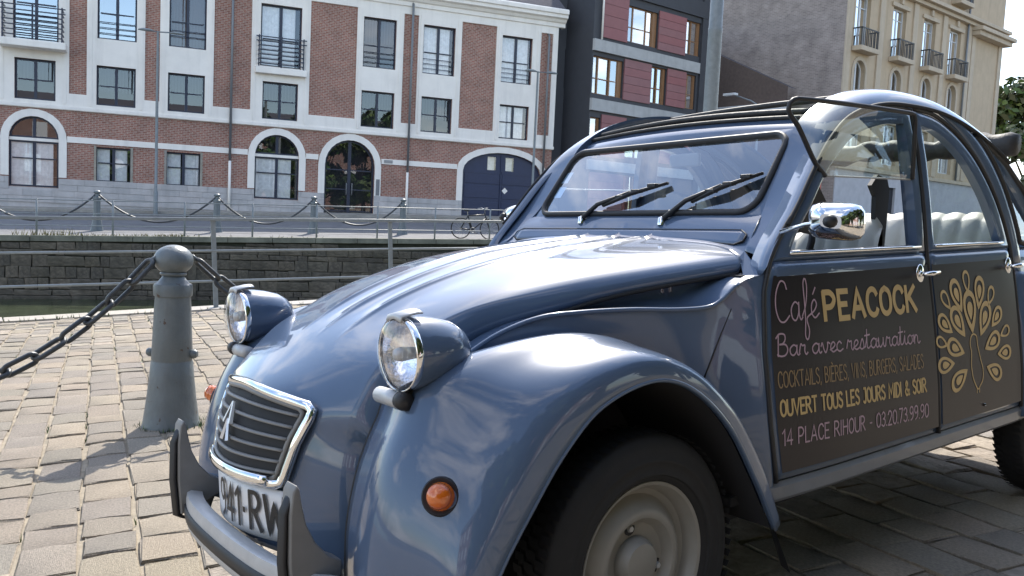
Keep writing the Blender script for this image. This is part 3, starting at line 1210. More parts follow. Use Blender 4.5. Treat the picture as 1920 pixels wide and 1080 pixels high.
# windows
sty = ['dark', 'dark', 'blind', 'curtain', 'half', 'curtain', 'curtain']
for (x0, x1, z0, z1), sy in zip(upper, sty):
    window(wb, x0, x1, z0, z1, .12, rows=(.45,), style=sy, pane=M_PANE_SKY if x0 < -1 else None)
sty = ['half', 'half', 'half', 'half', 'half', 'half', 'curtain']
for (x0, x1, z0, z1), sy in zip(lower, sty):
    window(wb, x0, x1, z0, z1, .12, rows=(.5,), style=sy)
for x0, x1, z0, z1 in gfw:
    f = window(wb, x0, x1, z0, z1, .12, rows=(.55,), style='curtain')
    for q in (x0, x1):
        MB().box(q - .045, q + .045, -.03, .0, z0, z1 + .06).build('jamb', M_KERB, f)
for x0, x1, z0, z1, rise in arches[:2]:
    window(wb, x0, x1, z0, z0 + 1.83, .12, rows=(.62,), style='curtain')
    MB().box(x0, x1, .05, .13, z0 + 1.83, z0 + 1.95).build('transom', M_WHITE, wb)
    window(wb, x0, x1, z0 + 1.95, z1, .12, rows=(), style='dark', head=(x1 - x0) / 2 - .003 if z1 - z0 - 1.95 > (x1 - x0) / 2 else z1 - z0 - 1.96)
# glazed entrance
x0, x1, _, z1, _ = arches[2]
zs = street_z(8.3, BB) + .02
f = window(wb, x0, x1, zs, z1, .15, rows=(.60, .34, .05), style='dark', head=(x1 - x0) / 2, name='entrance_door', fw=.09)
for q in (-.13, .13):
    MB().tube([(8.33 + q, .08, zs + .9), (8.33 + q, .05, zs + .95), (8.33 + q, .05, zs + 1.4), (8.33 + q, .08, zs + 1.45)], .02, 8).build('handle', M_ZINC, f, smooth=True)
# blue gate
x0, x1, _, z1, rise = arches[3]
zs = street_z(15.8, BB)
gate = panel('gate', arch(x0, x1, zs, z1, rise), [rect(15.1, 15.55, 2.3, 2.95), rect(16.05, 16.5, 2.3, 2.95)], .14, .06, M_GATE, wb, rim=False)
for a, b in ((x0 + .15, 15.75), (15.9, x1 - .15)):
    for zz in (zs + .15, zs + .95, zs + 1.65):
        MB().box(a, b, .115, .14, zz, zz + .62, .012).build('gate_panel', M_GATE, gate)
MB().box(15.79, 15.86, .10, .14, zs, 3.1).build('gate_meeting_bar', M_GATE, gate)
MB().box(x0, x1, .10, .14, 2.12, 2.24).build('gate_rail', M_GATE, gate)
for q in ((15.1, 15.55), (16.05, 16.5)):
    pyd('pane', [(q[0], .17, 2.3), (q[1], .17, 2.3), (q[1], .17, 2.95), (q[0], .17, 2.95)], [(0, 1, 2, 3)], M_PANE, gate)
    pyd('room_back', [(q[0], .4, 2.3), (q[1], .4, 2.3), (q[1], .4, 2.95), (q[0], .4, 2.95)], [(0, 1, 2, 3)], M_CURT, gate)
m = MB().box(-.11, .11, .095, .115, -.11, .11)
m.v = [((x + z) * .7071 + 16.05, y, (z - x) * .7071 + 1.32) for x, y, z in m.v]
m.build('gate_sign', M_WHITE, gate)
# balconies
for x0, x1, d, side in ((-5.45, -3.35, .75, 1), (4.15, 6.1, .28, 1)):
    z0 = 6.05
    MB().box(x0 - .12, x1 + .12, -d - .07, -.071, z0 - .28, z0, .03).build('balcony_slab', M_WHITE, wb)
    br = MB().box(x0, x0 + .05, -d, -d + .05, z0, z0 + 1.35).build('balcony_rail', M_NAVY, wb)
    MB().box(x1 - .05, x1, -d, -d + .05, z0, z0 + 1.35).build('balcony_post', M_NAVY, br)
    MB().box((x0 + x1) / 2 - .03, (x0 + x1) / 2 + .03, -d, -d + .05, z0, z0 + 1.35).build('balcony_post', M_NAVY, br)
    for k in range(7):
        zz = z0 + .12 + k * .19
        MB().box(x0 - .1 * (k > 4), x1 + .1 * (k > 4), -d - .02, -d - .001, zz, zz + .045).build('balcony_bar', M_NAVY, br)
        for xx in (x0, x1 - .04):
            MB().box(xx, xx + .04, -d + .05, -.07, zz, zz + .045).build('balcony_bar', M_NAVY, br)
for x0, x1, z0, z1 in upper[1:3] + upper[4:]:
    for k in (0, 1, 2):
        if (x0, k) in ((.56, 0),):
            continue
        MB().tube([(x0, .03, z0 + .25 + k * .22), (x1, .03, z0 + .25 + k * .22)], .016, 6).build('window_guard_bar', M_NAVY, wb)
# drain pipes (white at the foot)
for a, t0 in ((3.07, 10.0), (11.0, 9.6), (17.95, 9.0)):
    zs = street_z(a, BB)
    pp = MB().tube([(a, -.17, 1.9), (a, -.17, t0), (a, .0, t0 + .15)], .055, 10).build('drain_pipe', M_ZINC, wb, smooth=True)
    MB().tube([(a, -.17, zs), (a, -.17, 1.9)], .06, 10).build('drain_pipe_foot', M_WHITE, pp, smooth=True)
# name plate and letter plate beside entrance
MB().box(9.9, 10.3, -.075, -.05, 2.28, 2.42).build('street_plate', mat('grey_plate', (.3, .3, .3), .5), wb)
MB().box(9.55, 9.72, -.075, -.06, .75, 1.5).build('letter_panel', M_ZINC, wb)

# ------------------------------------------------------------------ dark modern building with red boards
M_CHAR = mat('charcoal_cladding', (0.045, 0.047, 0.055), 0.6, var=0.12, vscale=2)
M_REDB = mat('red_board', (0.275, 0.112, 0.112), 0.6, var=0.1, vscale=3, island=0.05, hue=.3)
M_CONC = mat('pale_concrete', (0.42, 0.42, 0.41), 0.8, streak=.3, var=0.12, vscale=2)
M_WOOD = mat('brown_wood_frame', (0.26, 0.13, 0.055), 0.5, var=0.2, vscale=8)
db = thing('modern_building', 'dark modern building with red boards and wooden window frames', 'building', mw=bank(FAZ, 40.6))
SQ = mat('pane_backing', (0.05, 0.06, 0.08), 0.6)
# narrow front beside the white building (same frame), x 18.5..20.75
wins = [(19.30, 19.62, 10.1, 11.6), (19.30, 19.62, 6.75, 8.7), (19.40, 19.72, 3.3, 5.6), (19.45, 19.77, .4, 2.4)]
panel('dark_front', [(18.6, -1.5), (20.76, -1.5), (20.76, 12.6), (18.6, 12.6)], [rect(*w) for w in [(a, b + .42, c, d) for a, b, c, d in wins]], 0, .2, M_CHAR, db)
for x0, x1, z0, z1 in wins:
    f = window(db, x0, x1, z0, z1, .08, fm=M_CHAR, bars=(), rows=(.46,), fw=.035, style='curtain')
    MB().box(x1, x1 + .42, .1, .16, z0, z1).build('wood_panel', M_BLIND, f)
db2m = bank(50, 31.06)
rel = bank(FAZ, 40.6).inverted() @ db2m


def dpart(o):
    o.matrix_basis = rel
    return o


X0, X1 = 30.52, 39.75
dholes = []
win2 = [(32.9, 35.2, 9.25, 11.05, (.24, .74)), (37.5, 38.75, 9.35, 11.15, (.5,)), (30.6, 32.75, 6.35, 8.2, (.24, .70)), (34.9, 36.1, 6.4, 8.3, (.55,)), (30.6, 31.3, 3.2, 5.2, ()), (37.75, 38.6, 6.45, 8.3, (.3,)), (33.2, 35.2, 3.4, 5.3, (.5,)), (33.2, 35.2, .6, 2.5, (.5,))]
dpart(panel('dark_facade', [(X0, -1.4), (X1, -1.4), (X1, 12.6), (X0, 12.6)], [rect(*w[:4]) for w in win2], 0, .25, M_CHAR, db))
for x0, x1, z0, z1, bars in win2:
    n_panes = len(bars) + 1
    f = dpart(window(db, x0, x0 + (x1 - x0) * (.86), z0, z1, .12, fm=M_WOOD, bars=bars, rows=(.42,), fw=.055, style='dark', pane=M_PANE_SKY))
    MB().box(x0 + (x1 - x0) * .86, x1, .10, .15, z0, z1).build('wood_panel', M_WOOD, f)
for (x0, x1, z0, z1) in [(31.1, 32.88, 9.15, 11.9), (35.24, 37.46, 9.2, 11.2), (32.8, 34.86, 6.3, 8.35), (36.14, 37.7, 6.4, 8.35), (31.35, 33.15, 3.3, 5.4), (35.25, 38.4, 3.3, 5.4), (30.7, 33.1, .3, 2.5)]:
    n = 5
    for k in range(n):
        a, b = z0 + (z1 - z0) * k / n, z0 + (z1 - z0) * (k + 1) / n
        dpart(MB().box(x0, x1, -.07, .0 - .001, a + .008, b - .008).build('red_board', M_REDB, db))
for z0, z1 in ((8.42, 8.98), (5.52, 6.1), (2.6, 3.1)):
    dpart(MB().box(X0 - .02, X1 - 1.05, -.16, -.002, z0, z1).build('concrete_band', M_CONC, db))
dpart(MB().box(X1 - .95, X1 + .0, -.1, -.002, -1.4, 12.6).build('dark_pier', M_CHAR, db))
dpart(MB().box(X0, X1, -.12, -.003, 11.45, 12.3).build('dark_beam', M_CHAR, db))
dpart(MB().box(X0 - .35, X0 + .35, -.05, -.002, -1.4, 12.6).build('dark_corner', M_CHAR, db)) if False else None
dpart(MB().tube([(31.0, -.12, 9.0), (31.0, -.12, 12.5)], .05, 8).build('drain_pipe', M_WHITE, db, smooth=True))
dpart(MB().box(X0 + .01, X1 - .01, .26, 9, -1.4, 12.55).build('building_core', M_CHAR, db))

# ------------------------------------------------------------------ beige building with its brick gable
M_BEIGE = mat('beige_stone', (0.49, 0.385, 0.265), 0.8, streak=.35, var=0.1, vscale=1.5, bump=0.15, bscale=14)
M_BEIGE2 = mat('beige_trim', (0.50, 0.415, 0.31), 0.8, streak=.3, var=0.1, vscale=2)
M_GABLE = brick_mat('grey_brown_brick', (0.33, 0.275, 0.245), (0.25, 0.205, 0.185), (0.37, 0.33, 0.30), bw=.26, bh=.09, axes='YZ')
M_IRON = mat('black_iron', (0.02, 0.02, 0.022), 0.5)
M_GREYST = mat('grey_base_stone', (0.42, 0.42, 0.44), 0.8, var=0.12, vscale=2, bump=0.2, bscale=8)
M_PVC = mat('white_window', (0.62, 0.64, 0.66), 0.5)
BG = 25.83
bg = thing('stone_building', 'tall beige stone building with balconies and a brown brick gable', 'building', mw=bank(50, BG))
bx0, bx1 = 44.65, 65.3
bw_ = [(45.55, 47.15, 10.45, 13.3), (49.75, 51.35, 10.5, 13.35), (53.6, 55.2, 10.5, 13.35), (57.2, 58.8, 10.5, 13.35)]
ba_ = [(45.75, 47.0, 7.2, 9.75), (49.95, 51.2, 7.2, 9.8), (53.8, 55.05, 7.2, 9.85), (57.4, 58.65, 7.2, 9.9)]
bt_ = [(45.55, 47.15, 15.2, 17.6), (49.75, 51.35, 15.2, 17.6), (53.6, 55.2, 15.2, 17.6), (57.2, 58.8, 15.2, 17.6)]
bl_ = [(45.5, 47.2, 4.2, 6.6), (49.7, 51.4, 4.2, 6.6), (53.5, 55.3, 4.2, 6.6), (57.1, 58.9, 4.2, 6.6), (61.5, 63.2, 4.2, 6.6)]
bdoor = (49.9, 51.6, .2, 2.9)
panel('stone_facade', [(bx0, 3.7), (bx1, 3.7), (bx1, 18.5), (bx0, 18.5)], [rect(*r) for r in bw_ + bt_ + bl_] + [arch(*r) for r in ba_], 0, .35, M_BEIGE, bg)
panel('base_wall', [(bx0, -1), (bx1, -1), (bx1, 3.7), (bx0, 3.7)], [rect(*bdoor)], -.05, .3, M_GREYST, bg)
MB().box(bdoor[0], bdoor[1], .1, .2, bdoor[2], bdoor[3]).build('door', M_DARK, bg)
for r in bw_ + bt_:
    window(bg, *r, .22, fm=M_PVC, bars=(.5,), rows=(.78,), fw=.09, style='dark', pane=M_PANE_SKY)
for r in bl_:
    window(bg, *r, .22, fm=M_PVC, bars=(.5,), rows=(.6,), fw=.09, style='curtain')
for r in ba_:
    window(bg, *r, .22, fm=M_PVC, bars=(.5,), rows=(.35,), fw=.09, style='dark', head=(r[1] - r[0]) / 2)
for x0, x1, z0, z1 in bw_ + bt_:
    MB().box(x0 - .2, x1 + .2, -.62, 0, z0 - .32, z0 - .05, .03).build('balcony_slab', M_BEIGE2, bg)
    br = MB().box(x0 - .12, x1 + .12, -.56, -.52, z0 + .88, z0 + .95).build('balcony_rail', M_IRON, bg)
    for k in range(11):
        xx = x0 - .1 + (x1 - x0 + .2) * k / 10
        MB().box(xx - .018, xx + .018, -.555, -.525, z0 - .05, z0 + .88).build('baluster', M_IRON, br)
    for xx in (x0 - .12, x1 + .08):
        MB().box(xx, xx + .04, -.56, 0, z0 + .88, z0 + .95).build('side_rail', M_IRON, br)
        for k in range(3):
            MB().box(xx, xx + .03, -.5 + k * .18, -.47 + k * .18, z0 - .05, z0 + .88).build('baluster', M_IRON, br)
    MB().box(x0 - .28, x1 + .28, -.1, -.002, z1 + .02, z1 + .25, .02).build('lintel', M_BEIGE2, bg)
    MB().box((x0 + x1) / 2 - .14, (x0 + x1) / 2 + .14, -.16, -.002, z1 + .25, z1 + .62, .02).build('keystone', M_BEIGE2, bg)
for x0, x1, z0, z1 in ba_:
    panel('arch_trim', offset_arch(x0, x1, z0, z1, .2), [arch(x0, x1, z0 + .001, z1)], -.06, .058, M_BEIGE2, bg)
for zz, dd in ((14.25, .55), (14.02, .3), (18.4, .7), (6.95, .15), (3.62, .2)):
    MB().box(bx0 - .05, bx1 + .1, -dd, -.003, zz, zz + .22, .02).build('cornice', M_BEIGE2, bg)
for a in (44.9, 48.4, 52.4, 56.3, 59.9, 60.6, 64.9):
    MB().box(a - .28, a + .28, -.09, -.004, 3.9, 14.0).build('pilaster', M_BEIGE2, bg)
MB().tube([(59.45, -.14, 3.8), (59.45, -.14, 18)], .07, 8).build('drain_pipe', M_ZINC, bg, smooth=True)
MB().box(60.2, 65.5, -.6, -.004, 13.45, 13.75, .04).build('pavilion_cornice', M_BEIGE2, bg)
MB().box(60.1, 65.7, -.8, -.004, 13.75, 14.0, .04).build('pavilion_cornice', M_BEIGE2, bg)
# the gable runs straight back from the near corner
pyd('gable_wall', [(bx0 - .02, 0, -1), (bx0 - .02, 16, -1), (bx0 - .02, 16, 19), (bx0 - .02, 0, 19)], [(0, 1, 2, 3)], M_GABLE, bg)
MB().box(bx0 + .05, bx1 - .05, .8, 13, -1, 18.4).build('building_core', M_DARK, bg)
pyd('far_wall', [(bx1, 0, -1), (bx1, 14, -1), (bx1, 14, 18.5), (bx1, 0, 18.5)], [(0, 1, 2, 3)], M_BEIGE, bg)
pyd('roof', [(bx0, 0, 18.6), (bx1, 0, 18.6), (bx1, 14, 18.6), (bx0, 14, 18.6)], [(0, 1, 2, 3)], M_ROOF, bg)

# low house before the gable
M_BROWNR = mat('brown_roof', (0.115, 0.085, 0.072), 0.8, var=0.2, vscale=6)
lh = thing('low_house', 'low house with brown pitched roof before the brick gable', 'house', mw=bank(50, BG))
pyd('roof', [(40.0, -1, 8.15), (40.0, 9, 8.15), (44.0, 9, 10.4), (44.0, -1, 10.4)], [(0, 1, 2, 3)], M_BROWNR, lh) if False else None
# its ridge runs along the view: gable end seen, roof slope falling right
hx = 43.2
pyd('roof', [(hx, 12.0, 12.6), (hx, 2.2, 8.0), (hx + .6, 2.2, 8.0), (hx + .6, 12.0, 12.6)], [(0, 1, 2, 3)], M_ROOF, lh)
pyd('gable_end', [(hx, 14.0, -1), (hx, 2.4, -1), (hx, 2.4, 7.4), (hx, 2.4, 8.1), (hx, 12.0, 12.58), (hx, 14.0, 12.58)], [(0, 1, 2, 3, 4, 5)], M_BROWNR, lh)
MB().box(hx - .25, hx - .002, 2.2, 14, 6.7, 7.2).build('white_fascia', M_PVC, lh)
# lamp on an arm above it
t = thing('street_lamp', 'street lamp with pale flat head before the brick gable', 'lamp', 'lamps by the gable', mw=bank(50, BG) @ Matrix.Translation((40.0, 2.0, 0)))
MB().tube([(0, 0, -1), (0, 0, 6.6), (0, .5, 6.9), (0, 1.6, 7.3)], [.09, .06, .045, .04], 10).build('post', M_RAIL, t, smooth=True)
MB().box(-.16, .16, 1.5, 2.3, 7.28, 7.42, .03).build('lamp_head', M_PVC, t)
# red sign post
MB().box(41.0, 41.35, -1.2, -.9, -1, 3.7).build('red_post', mat('red_paint', (.35, .06, .04), .5), None, mw=bank(50, BG))
tag(bpy.data.objects['red_post'], 'tall red post seen through the car window', 'post')

# ------------------------------------------------------------------ trees


def make_tree(name, label, loc, h, r, trunk_h, n_leaf, leaf=.16, group=None, seed=1, col=None):
    R = random.Random(seed)
    t = thing(name, label, 'tree', group, mw=Matrix.Translation(loc))
    mb = MB()
    mb.tube([(0, 0, -.2), (.05, 0, trunk_h * .5), (0, .06, trunk_h), (.1, .1, h * .7)], [.028 * h, .022 * h, .018 * h, .006 * h], 10)
    cl = []
    for k in range(34):
        a = R.uniform(0, 6.283)
        zz = trunk_h + (h - trunk_h) * R.random() ** .8
        fr = (zz - trunk_h) / (h - trunk_h)
        rad = r * math.sin(math.pi * min(1, .18 + .80 * fr)) * R.uniform(.35, 1.0)
        cl.append((Vector((math.cos(a) * rad, math.sin(a) * rad, zz)), R.uniform(.16, .30) * r))
    for c, cr in cl[:16]:
        mb.tube([(0, 0, trunk_h * R.uniform(.8, 1.1)), (c.x * .5, c.y * .5, (trunk_h + c.z) / 2), tuple(c)], [.010 * h, .006 * h, .002 * h], 6)
    mb.build('trunk', M_BARK, t, smooth=True)
    lv = MB()
    for k in range(n_leaf):
        c, cr = cl[R.randrange(len(cl))]
        d = Vector((R.gauss(0, 1), R.gauss(0, 1), R.gauss(0, .8)))
        d.normalize()
        p = c + d * cr * R.uniform(.55, 1.15)
        s = leaf * R.uniform(.6, 1.4)
        n = (d + Vector((R.gauss(0, .6), R.gauss(0, .6), R.gauss(.3, .6)))).normalized()
        a = n.orthogonal().normalized()
        a.rotate(Matrix.Rotation(R.uniform(0, 6.28), 3, n))
        b = n.cross(a) * .55
        lv.add([p - a * s, p - b * s, p + a * s, p + b * s], [(0, 1, 2, 3)])
    o = lv.build('crown', col or M_LEAF, t, fix=False)
    o['kind'] = 'stuff'
    return t


BGM = bank(50, BG)
make_tree('broad_tree', 'green leafy tree beside the beige stone building', BGM @ Vector((76.5, 1.0, 0.3)), 12.5, 6.0, 3, 16000, .36, seed=3)
make_tree('broad_tree', 'second green tree right of the beige stone building', BGM @ Vector((84, -5.0, 0.3)), 10, 6.0, 2.5, 9000, .36, seed=5)
# shrub on the quay behind the car's tail
sh = Q @ Vector((6.75, .95, 0))
make_tree('shrub', 'green shrub seen through the rear quarter window', sh, 1.45, .50, .3, 5000, .028, seed=8)

# behind the viewer: an added, unseen terrace and trees that feed the reflections
bh = thing('added_terrace', 'added brick terrace behind the viewer, there only to mirror in the paint', 'building', mw=bank(67.3, -17, -1.1))
mb = MB().box(-26, 26, -8, 0, 0, 9)
mb.build('wall', brick_mat('terrace_brick', (0.26, 0.13, 0.10), (0.2, 0.1, 0.08), (.35, .3, .26)), bh)
for k in range(15):
    for zz in (.9, 3.8, 6.6):
        MB().box(-24.5 + k * 3.4, -23.2 + k * 3.4, .0, .05, zz, zz + 1.7).build('window', M_PVC, bh)
mb = MB()
mb.grid([[(-26, .3, 9), (26, .3, 9)], [(-26, -4, 12), (26, -4, 12)], [(-26, -8.2, 9), (26, -8.2, 9)]])
mb.build('roof', M_ROOF, bh)
for k, (a, b, hh) in enumerate(((-6.5, -9.0, 8.0), (-2.6, -9.5, 8.5), (1.2, -7.8, 8.5), (4.6, -7.0, 9.0), (8.2, -6.6, 9.0), (12.0, -6.8, 9.0), (16.0, -7.0, 9.0))):  # added trees, set close to darken the car side and its reflections
    make_tree('added_tree', ['leftmost', 'second', 'third', 'middle', 'fifth', 'sixth', 'rightmost'][k] + ' tree of the added row behind the viewer, for dark reflections and shade', Q @ Vector((a, b, 0)), hh, 3.5, 1.1, 9500, .33, 'added trees behind the viewer', seed=20 + k)

# ================================================================== the car
M_PAINT = mat('blue_paint', (0.080, 0.118, 0.190), 0.30, spec=0.13, coat=1.0, var=0.06, vscale=5, coat_rough=0.03, bump=0.010, bscale=2.2)
M_DARKB = mat('dark_seam', (0.012, 0.013, 0.016), 0.7)
M_RUBBER = mat('black_rubber', (0.016, 0.016, 0.018), 0.55, var=0.2, vscale=30)
M_CHROME = mat('chrome', (0.80, 0.80, 0.80), 0.06, metal=1.0)
M_STEELG = mat('brushed_grey', (0.46, 0.47, 0.48), 0.42, metal=0.25, var=0.1, vscale=20, bump=0.05, bscale=90)
M_PLAST = mat('grey_plastic', (0.20, 0.197, 0.192), 0.5, var=0.1, vscale=20)
M_TYRE = mat('tyre_rubber', (0.010, 0.010, 0.011), 0.75, var=0.25, vscale=30)
M_RIM = mat('cream_wheel_paint', (0.235, 0.225, 0.20), 0.42, var=0.1, vscale=12)
M_AMBER = mat('amber_lens', (0.60, 0.13, 0.012), 0.12, coat=1.0, var=.15, vscale=60)
M_SEAT = mat('pale_seat_vinyl', (0.40, 0.40, 0.365), 0.5, var=0.08, vscale=10)
M_INT = mat('dark_interior', (0.022, 0.022, 0.025), 0.85)
M_CANVAS = mat('black_canvas', (0.028, 0.027, 0.027), 0.65, var=0.25, vscale=14, bump=0.3, bscale=40)
M_SIGN = mat('black_sign_vinyl', (0.017, 0.013, 0.0155), 0.30, spec=0.28)
M_GOLD = mat('gold_print', (0.52, 0.365, 0.15), 0.5, var=.12, vscale=7)
M_GOLD2 = mat('dull_gold_print', (0.26, 0.175, 0.085), 0.5)
M_PINK = mat('pink_print', (0.42, 0.29, 0.35), 0.5)
M_PLATE = mat('plate_white', (0.72, 0.73, 0.75), 0.35)
M_PLTXT = mat('plate_black', (0.012, 0.012, 0.014), 0.5)
M_CARGLASS = glass('car_glass', (0.90, 0.95, 0.93), 1.4)
M_WSGLASS = glass('windscreen_glass', (0.90, 0.95, 0.98), 3.8)
M_LENS = glass('lamp_glass', (0.97, 0.98, 1.0), 1.3, .02)
M_REFL = mat('reflector', (0.86, 0.86, 0.88), 0.16, metal=1.0, bump=.35, bscale=55)

car = thing('vintage_car', 'blue vintage car with round headlamps and black lettered door signs', 'car', mw=Q)


def cp(mb, name, m, parent=None, smooth=True, angle=None, th=0, off=-1, fix=True):
    o = mb.build(name, m, parent or car, smooth=smooth, angle=angle, fix=fix)
    if th:
        solidify(o, th, off)
    return o


def mir(pts, s):
    return [(p[0], p[1] * s, p[2]) for p in pts]


def hw(x, z):
    b = np.interp(z, [.28, .42, .55, .70, .82, .95, 1.05, 1.15, 1.30, 1.45, 1.53], [.690, .700, .694, .679, .664, .645, .635, .625, .604, .574, .53])
    if x < .9:
        b -= .016 * ((.9 - x) / .4) ** 2
    if x > 1.9:
        b -= .05 * ((x - 1.9) / .7) ** 2
    return float(b)


def door_edge_front(z):
    return float(np.interp(z, [.40, .55, .75, .9, 1.0], [.548, .530, .528, .545, .588]))


def xnose(y, z):
    return float(np.interp(z, [.28, .36, .50, .60, .66, .70, .74], [-.640, -.652, -.655, -.640, -.618, -.598, -.565])) + 1.2 * (y - .035) ** 2


# ------------------------------------------------------------------ bonnet
st_c = [(.60, 1.040), (.35, 1.020), (.12, .996), (-.05, .962), (-.19, .922), (-.32, .873), (-.42, .822), (-.51, .752), (-.567, .700)]
st_e = [(.565, .55, 1.0), (.323, .50, .974), (.12, .452, .950), (-.048, .405, .924), (-.205, .36, .893), (-.32, .335, .848), (-.42, .330, .796), (-.492, .318, .722), (-.532, .308, .66)]
st_l = [(.53, .568, .952), (.32, .518, .930), (.13, .470, .902), (-.045, .420, .858), (-.205, .376, .808), (-.32, .372, .757), (-.405, .372, .706), (-.455, .362, .645), (-.488, .35, .59)]
for z in (.62, .55, .47, .40, .33):
    st_c.append((xnose(.035, z) + .004, z))
    st_e.append((xnose(.035, z) + .102, .29, z - .02))
    st_l.append((xnose(.035, z) + .185, .335, z - .035))
NS = 90
C_ = spline([(x, 0, z) for x, z in st_c], NS)
E_ = spline(st_e, NS)
L_ = spline(st_l, NS)
ribs = [0.0, .15, -.15]
rows = []
for i in range(NS):
    c, e, l = C_[i], E_[i], L_[i]
    fr = i / (NS - 1)
    half = []
    wdt = e[1]
    taper = 1 - .32 * smoothstep(.1, .62, fr)
    ramp = 1 - smoothstep(.54, .66, fr)
    tg = C_[min(i + 1, NS - 1)] - C_[max(i - 1, 0)]
    nrm = np.array([tg[2], 0, -tg[0]])
    nrm = nrm / np.linalg.norm(nrm)
    if nrm[2] < -.2 or nrm[0] > .3:
        nrm = -nrm
    us = np.linspace(-1, 1, 161)
    row = []
    for u in us:
        a = abs(u)
        wn = smoothstep(.45, .62, fr)
        g = (.40 * a**2.2 + .60 * a**9) * (1 - wn) + a**2 * wn
        p = np.array([c[0] + (e[0] - c[0]) * g, wdt * u, c[2] + (e[2] - c[2]) * g])
        y = wdt * u
        h = 0
        for r in ribs[:3]:
            d = (y - r * taper) / .0075
            h += .0065 * math.exp(-d * d) + .0045 * math.exp(-((y - r * taper) / .04) ** 2)
        # flat fields between the ribs sit a touch lower
        p = p + nrm * (h * ramp)
        p[0] -= .084 * y * smoothstep(.80, .66, p[2])
        row.append(p)
    skl, skr = [], []
    for t in (.12, .3, .6, 1.0):
        q = np.array(e) + (np.array(l) - np.array(e)) * t
        q[1] += .012 * math.sin(math.pi * min(1, t))
        sh_n = .084 * q[1] * smoothstep(.80, .66, q[2])
        skr.append(q - np.array([sh_n, 0, 0]))
        skl.append((q + np.array([sh_n, 0, 0])) * np.array([1, -1, 1]))
    rows.append([tuple(q) for q in reversed(skl)] + [tuple(q) for q in row] + [tuple(q) for q in skr])
bon = MB().grid(rows)
bonnet = cp(bon, 'bonnet', M_PAINT, th=.008, off=-1)
for s_ in (-1, 1):
    MB().tube(mir([tuple(p) for p in L_[:46]], s_), .006, 6).build('bonnet_edge', M_DARKB, bonnet, smooth=True)

# ------------------------------------------------------------------ grille
GC = .03


def gp(u, v, off):
    """u -1..1 across, v 0..1 up"""
    hwid = .205 + .045 * v
    y = GC + u * hwid
    ztop = .705 - .030 * abs(u) ** 1.6
    z = .497 + (ztop - .497) * v
    return (xnose(y, z) - off, y, z)


gr_rows = [[gp(u, v, .013) for u in np.linspace(-1, 1, 17)] for v in np.linspace(0, 1, 9)]
grille = cp(MB().grid(gr_rows), 'grille', M_DARKB)
loop = [gp(u, 0, .014) for u in np.linspace(-.93, .93, 14)] + [gp(.985, .04, .014)] + [gp(1, v, .014) for v in np.linspace(.12, .88, 8)] + [gp(.985, .96, .014)] + [gp(u, 1, .016) for u in np.linspace(.93, -.93, 18)] + [gp(-.985, .96, .014)] + [gp(-1, v, .014) for v in np.linspace(.88, .12, 8)] + [gp(-.985, .04, .014)]
MB().tube(loop, .0125, 10, closed=True).build('grille_frame', M_CHROME, grille, smooth=True)
loop2 = [((Vector(p) - Vector(gp(0, .5, .014))) * .91 + Vector(gp(0, .5, .018))) for p in loop]
MB().tube(loop2, .007, 8, closed=True).build('grille_inner_frame', M_PLAST, grille, smooth=True)
for k in range(6):
    v = .10 + k * .145
    pts = [gp(u, v + .05 * (abs(u) ** 1.5), .016) for u in np.linspace(-.9, .9, 21)]
    MB().tube(pts, .0042, 6, flat=(1, 1.6)).build('grille_bar', M_PLAST, grille, smooth=True)
for u in (-.52, -.17, .17, .52):
    MB().tube([gp(u, .06, .012), gp(u, .92, .012)], .0026, 6).build('grille_upright', M_INT, grille)
MB().tube([gp(u, .045, .026) for u in np.linspace(-.86, .86, 15)], .009, 8, flat=(1.5, 1)).build('grille_sill', M_CHROME, grille, smooth=True)
for dz in (.0, .075):
    for sg in (-1, 1):
        m = MB()
        v0, v1 = .36 + dz * 2.6, .60 + dz * 2.6
        p0, p1 = Vector(gp(.085 * sg + .03, v0, .028)), Vector(gp(.03 + .006 * sg, v1, .028))
        m.tube([p0, p1], [.0052, .0030], 4, flat=(1.0, 1.3))
        m.build('emblem_chevron', mat('satin_silver', (.72, .74, .78), .35, metal=.4), grille)
# nose badge dimple, number plate
plate_rows = [[(xnose(y, z) - .012, y, z) for y in np.linspace(-.180, .285, 33)] for z in np.linspace(.358, .482, 5)]
plate = cp(MB().grid(plate_rows), 'number_plate', M_PLATE, th=.003)

# ------------------------------------------------------------------ scuttle, ventilation flap, windscreen
WB, WT = np.array([.706, 0, 1.115]), np.array([.897, 0, 1.357])
BR = rows[0][4:-4]
scr = []
for i, p in enumerate(BR):
    u = -1 + 2 * i / (len(BR) - 1)
    a = np.array(p) + np.array([.004, 0, -.004])
    yb = u * .535
    bz = np.array([.664 - .02 * u * u, yb, 1.072 - .004 * u * u])
    tz = np.array([.702, u * .520, 1.112])
    scr.append([tuple(a), tuple(.5 * (a + bz) + np.array([.004, 0, -.006])), tuple(bz), tuple(.5 * (bz + tz) + np.array([-.002, 0, .002])), tuple(tz)])
scuttle = cp(MB().grid(scr), 'scuttle', M_PAINT)
fl = []
for u in np.linspace(-1, 1, 41):
    r_ = 1.0
    k = abs(u)
    rnd = .0 if k < .94 else (k - .94) / .06
    zlo, zhi = 1.026 + .014 * (1 - u * u) + .012 * rnd**2, 1.068 - .012 * rnd**2
    row = []
    for t in np.linspace(0, 1, 5):
        z = zlo + (zhi - zlo) * t
        x = .628 + (z - 1.03) * .86 - .018 * u * u - .005
        row.append((x, u * .522, z))
    fl.append(row)
flap = cp(MB().grid(fl), 'ventilation_flap', M_PAINT, th=.002, off=1)
edge = [r[0] for r in fl] + [r[-1] for r in reversed(fl)]
MB().tube(edge, .0030, 6, closed=True).build('flap_seal', M_DARKB, flap, smooth=True)


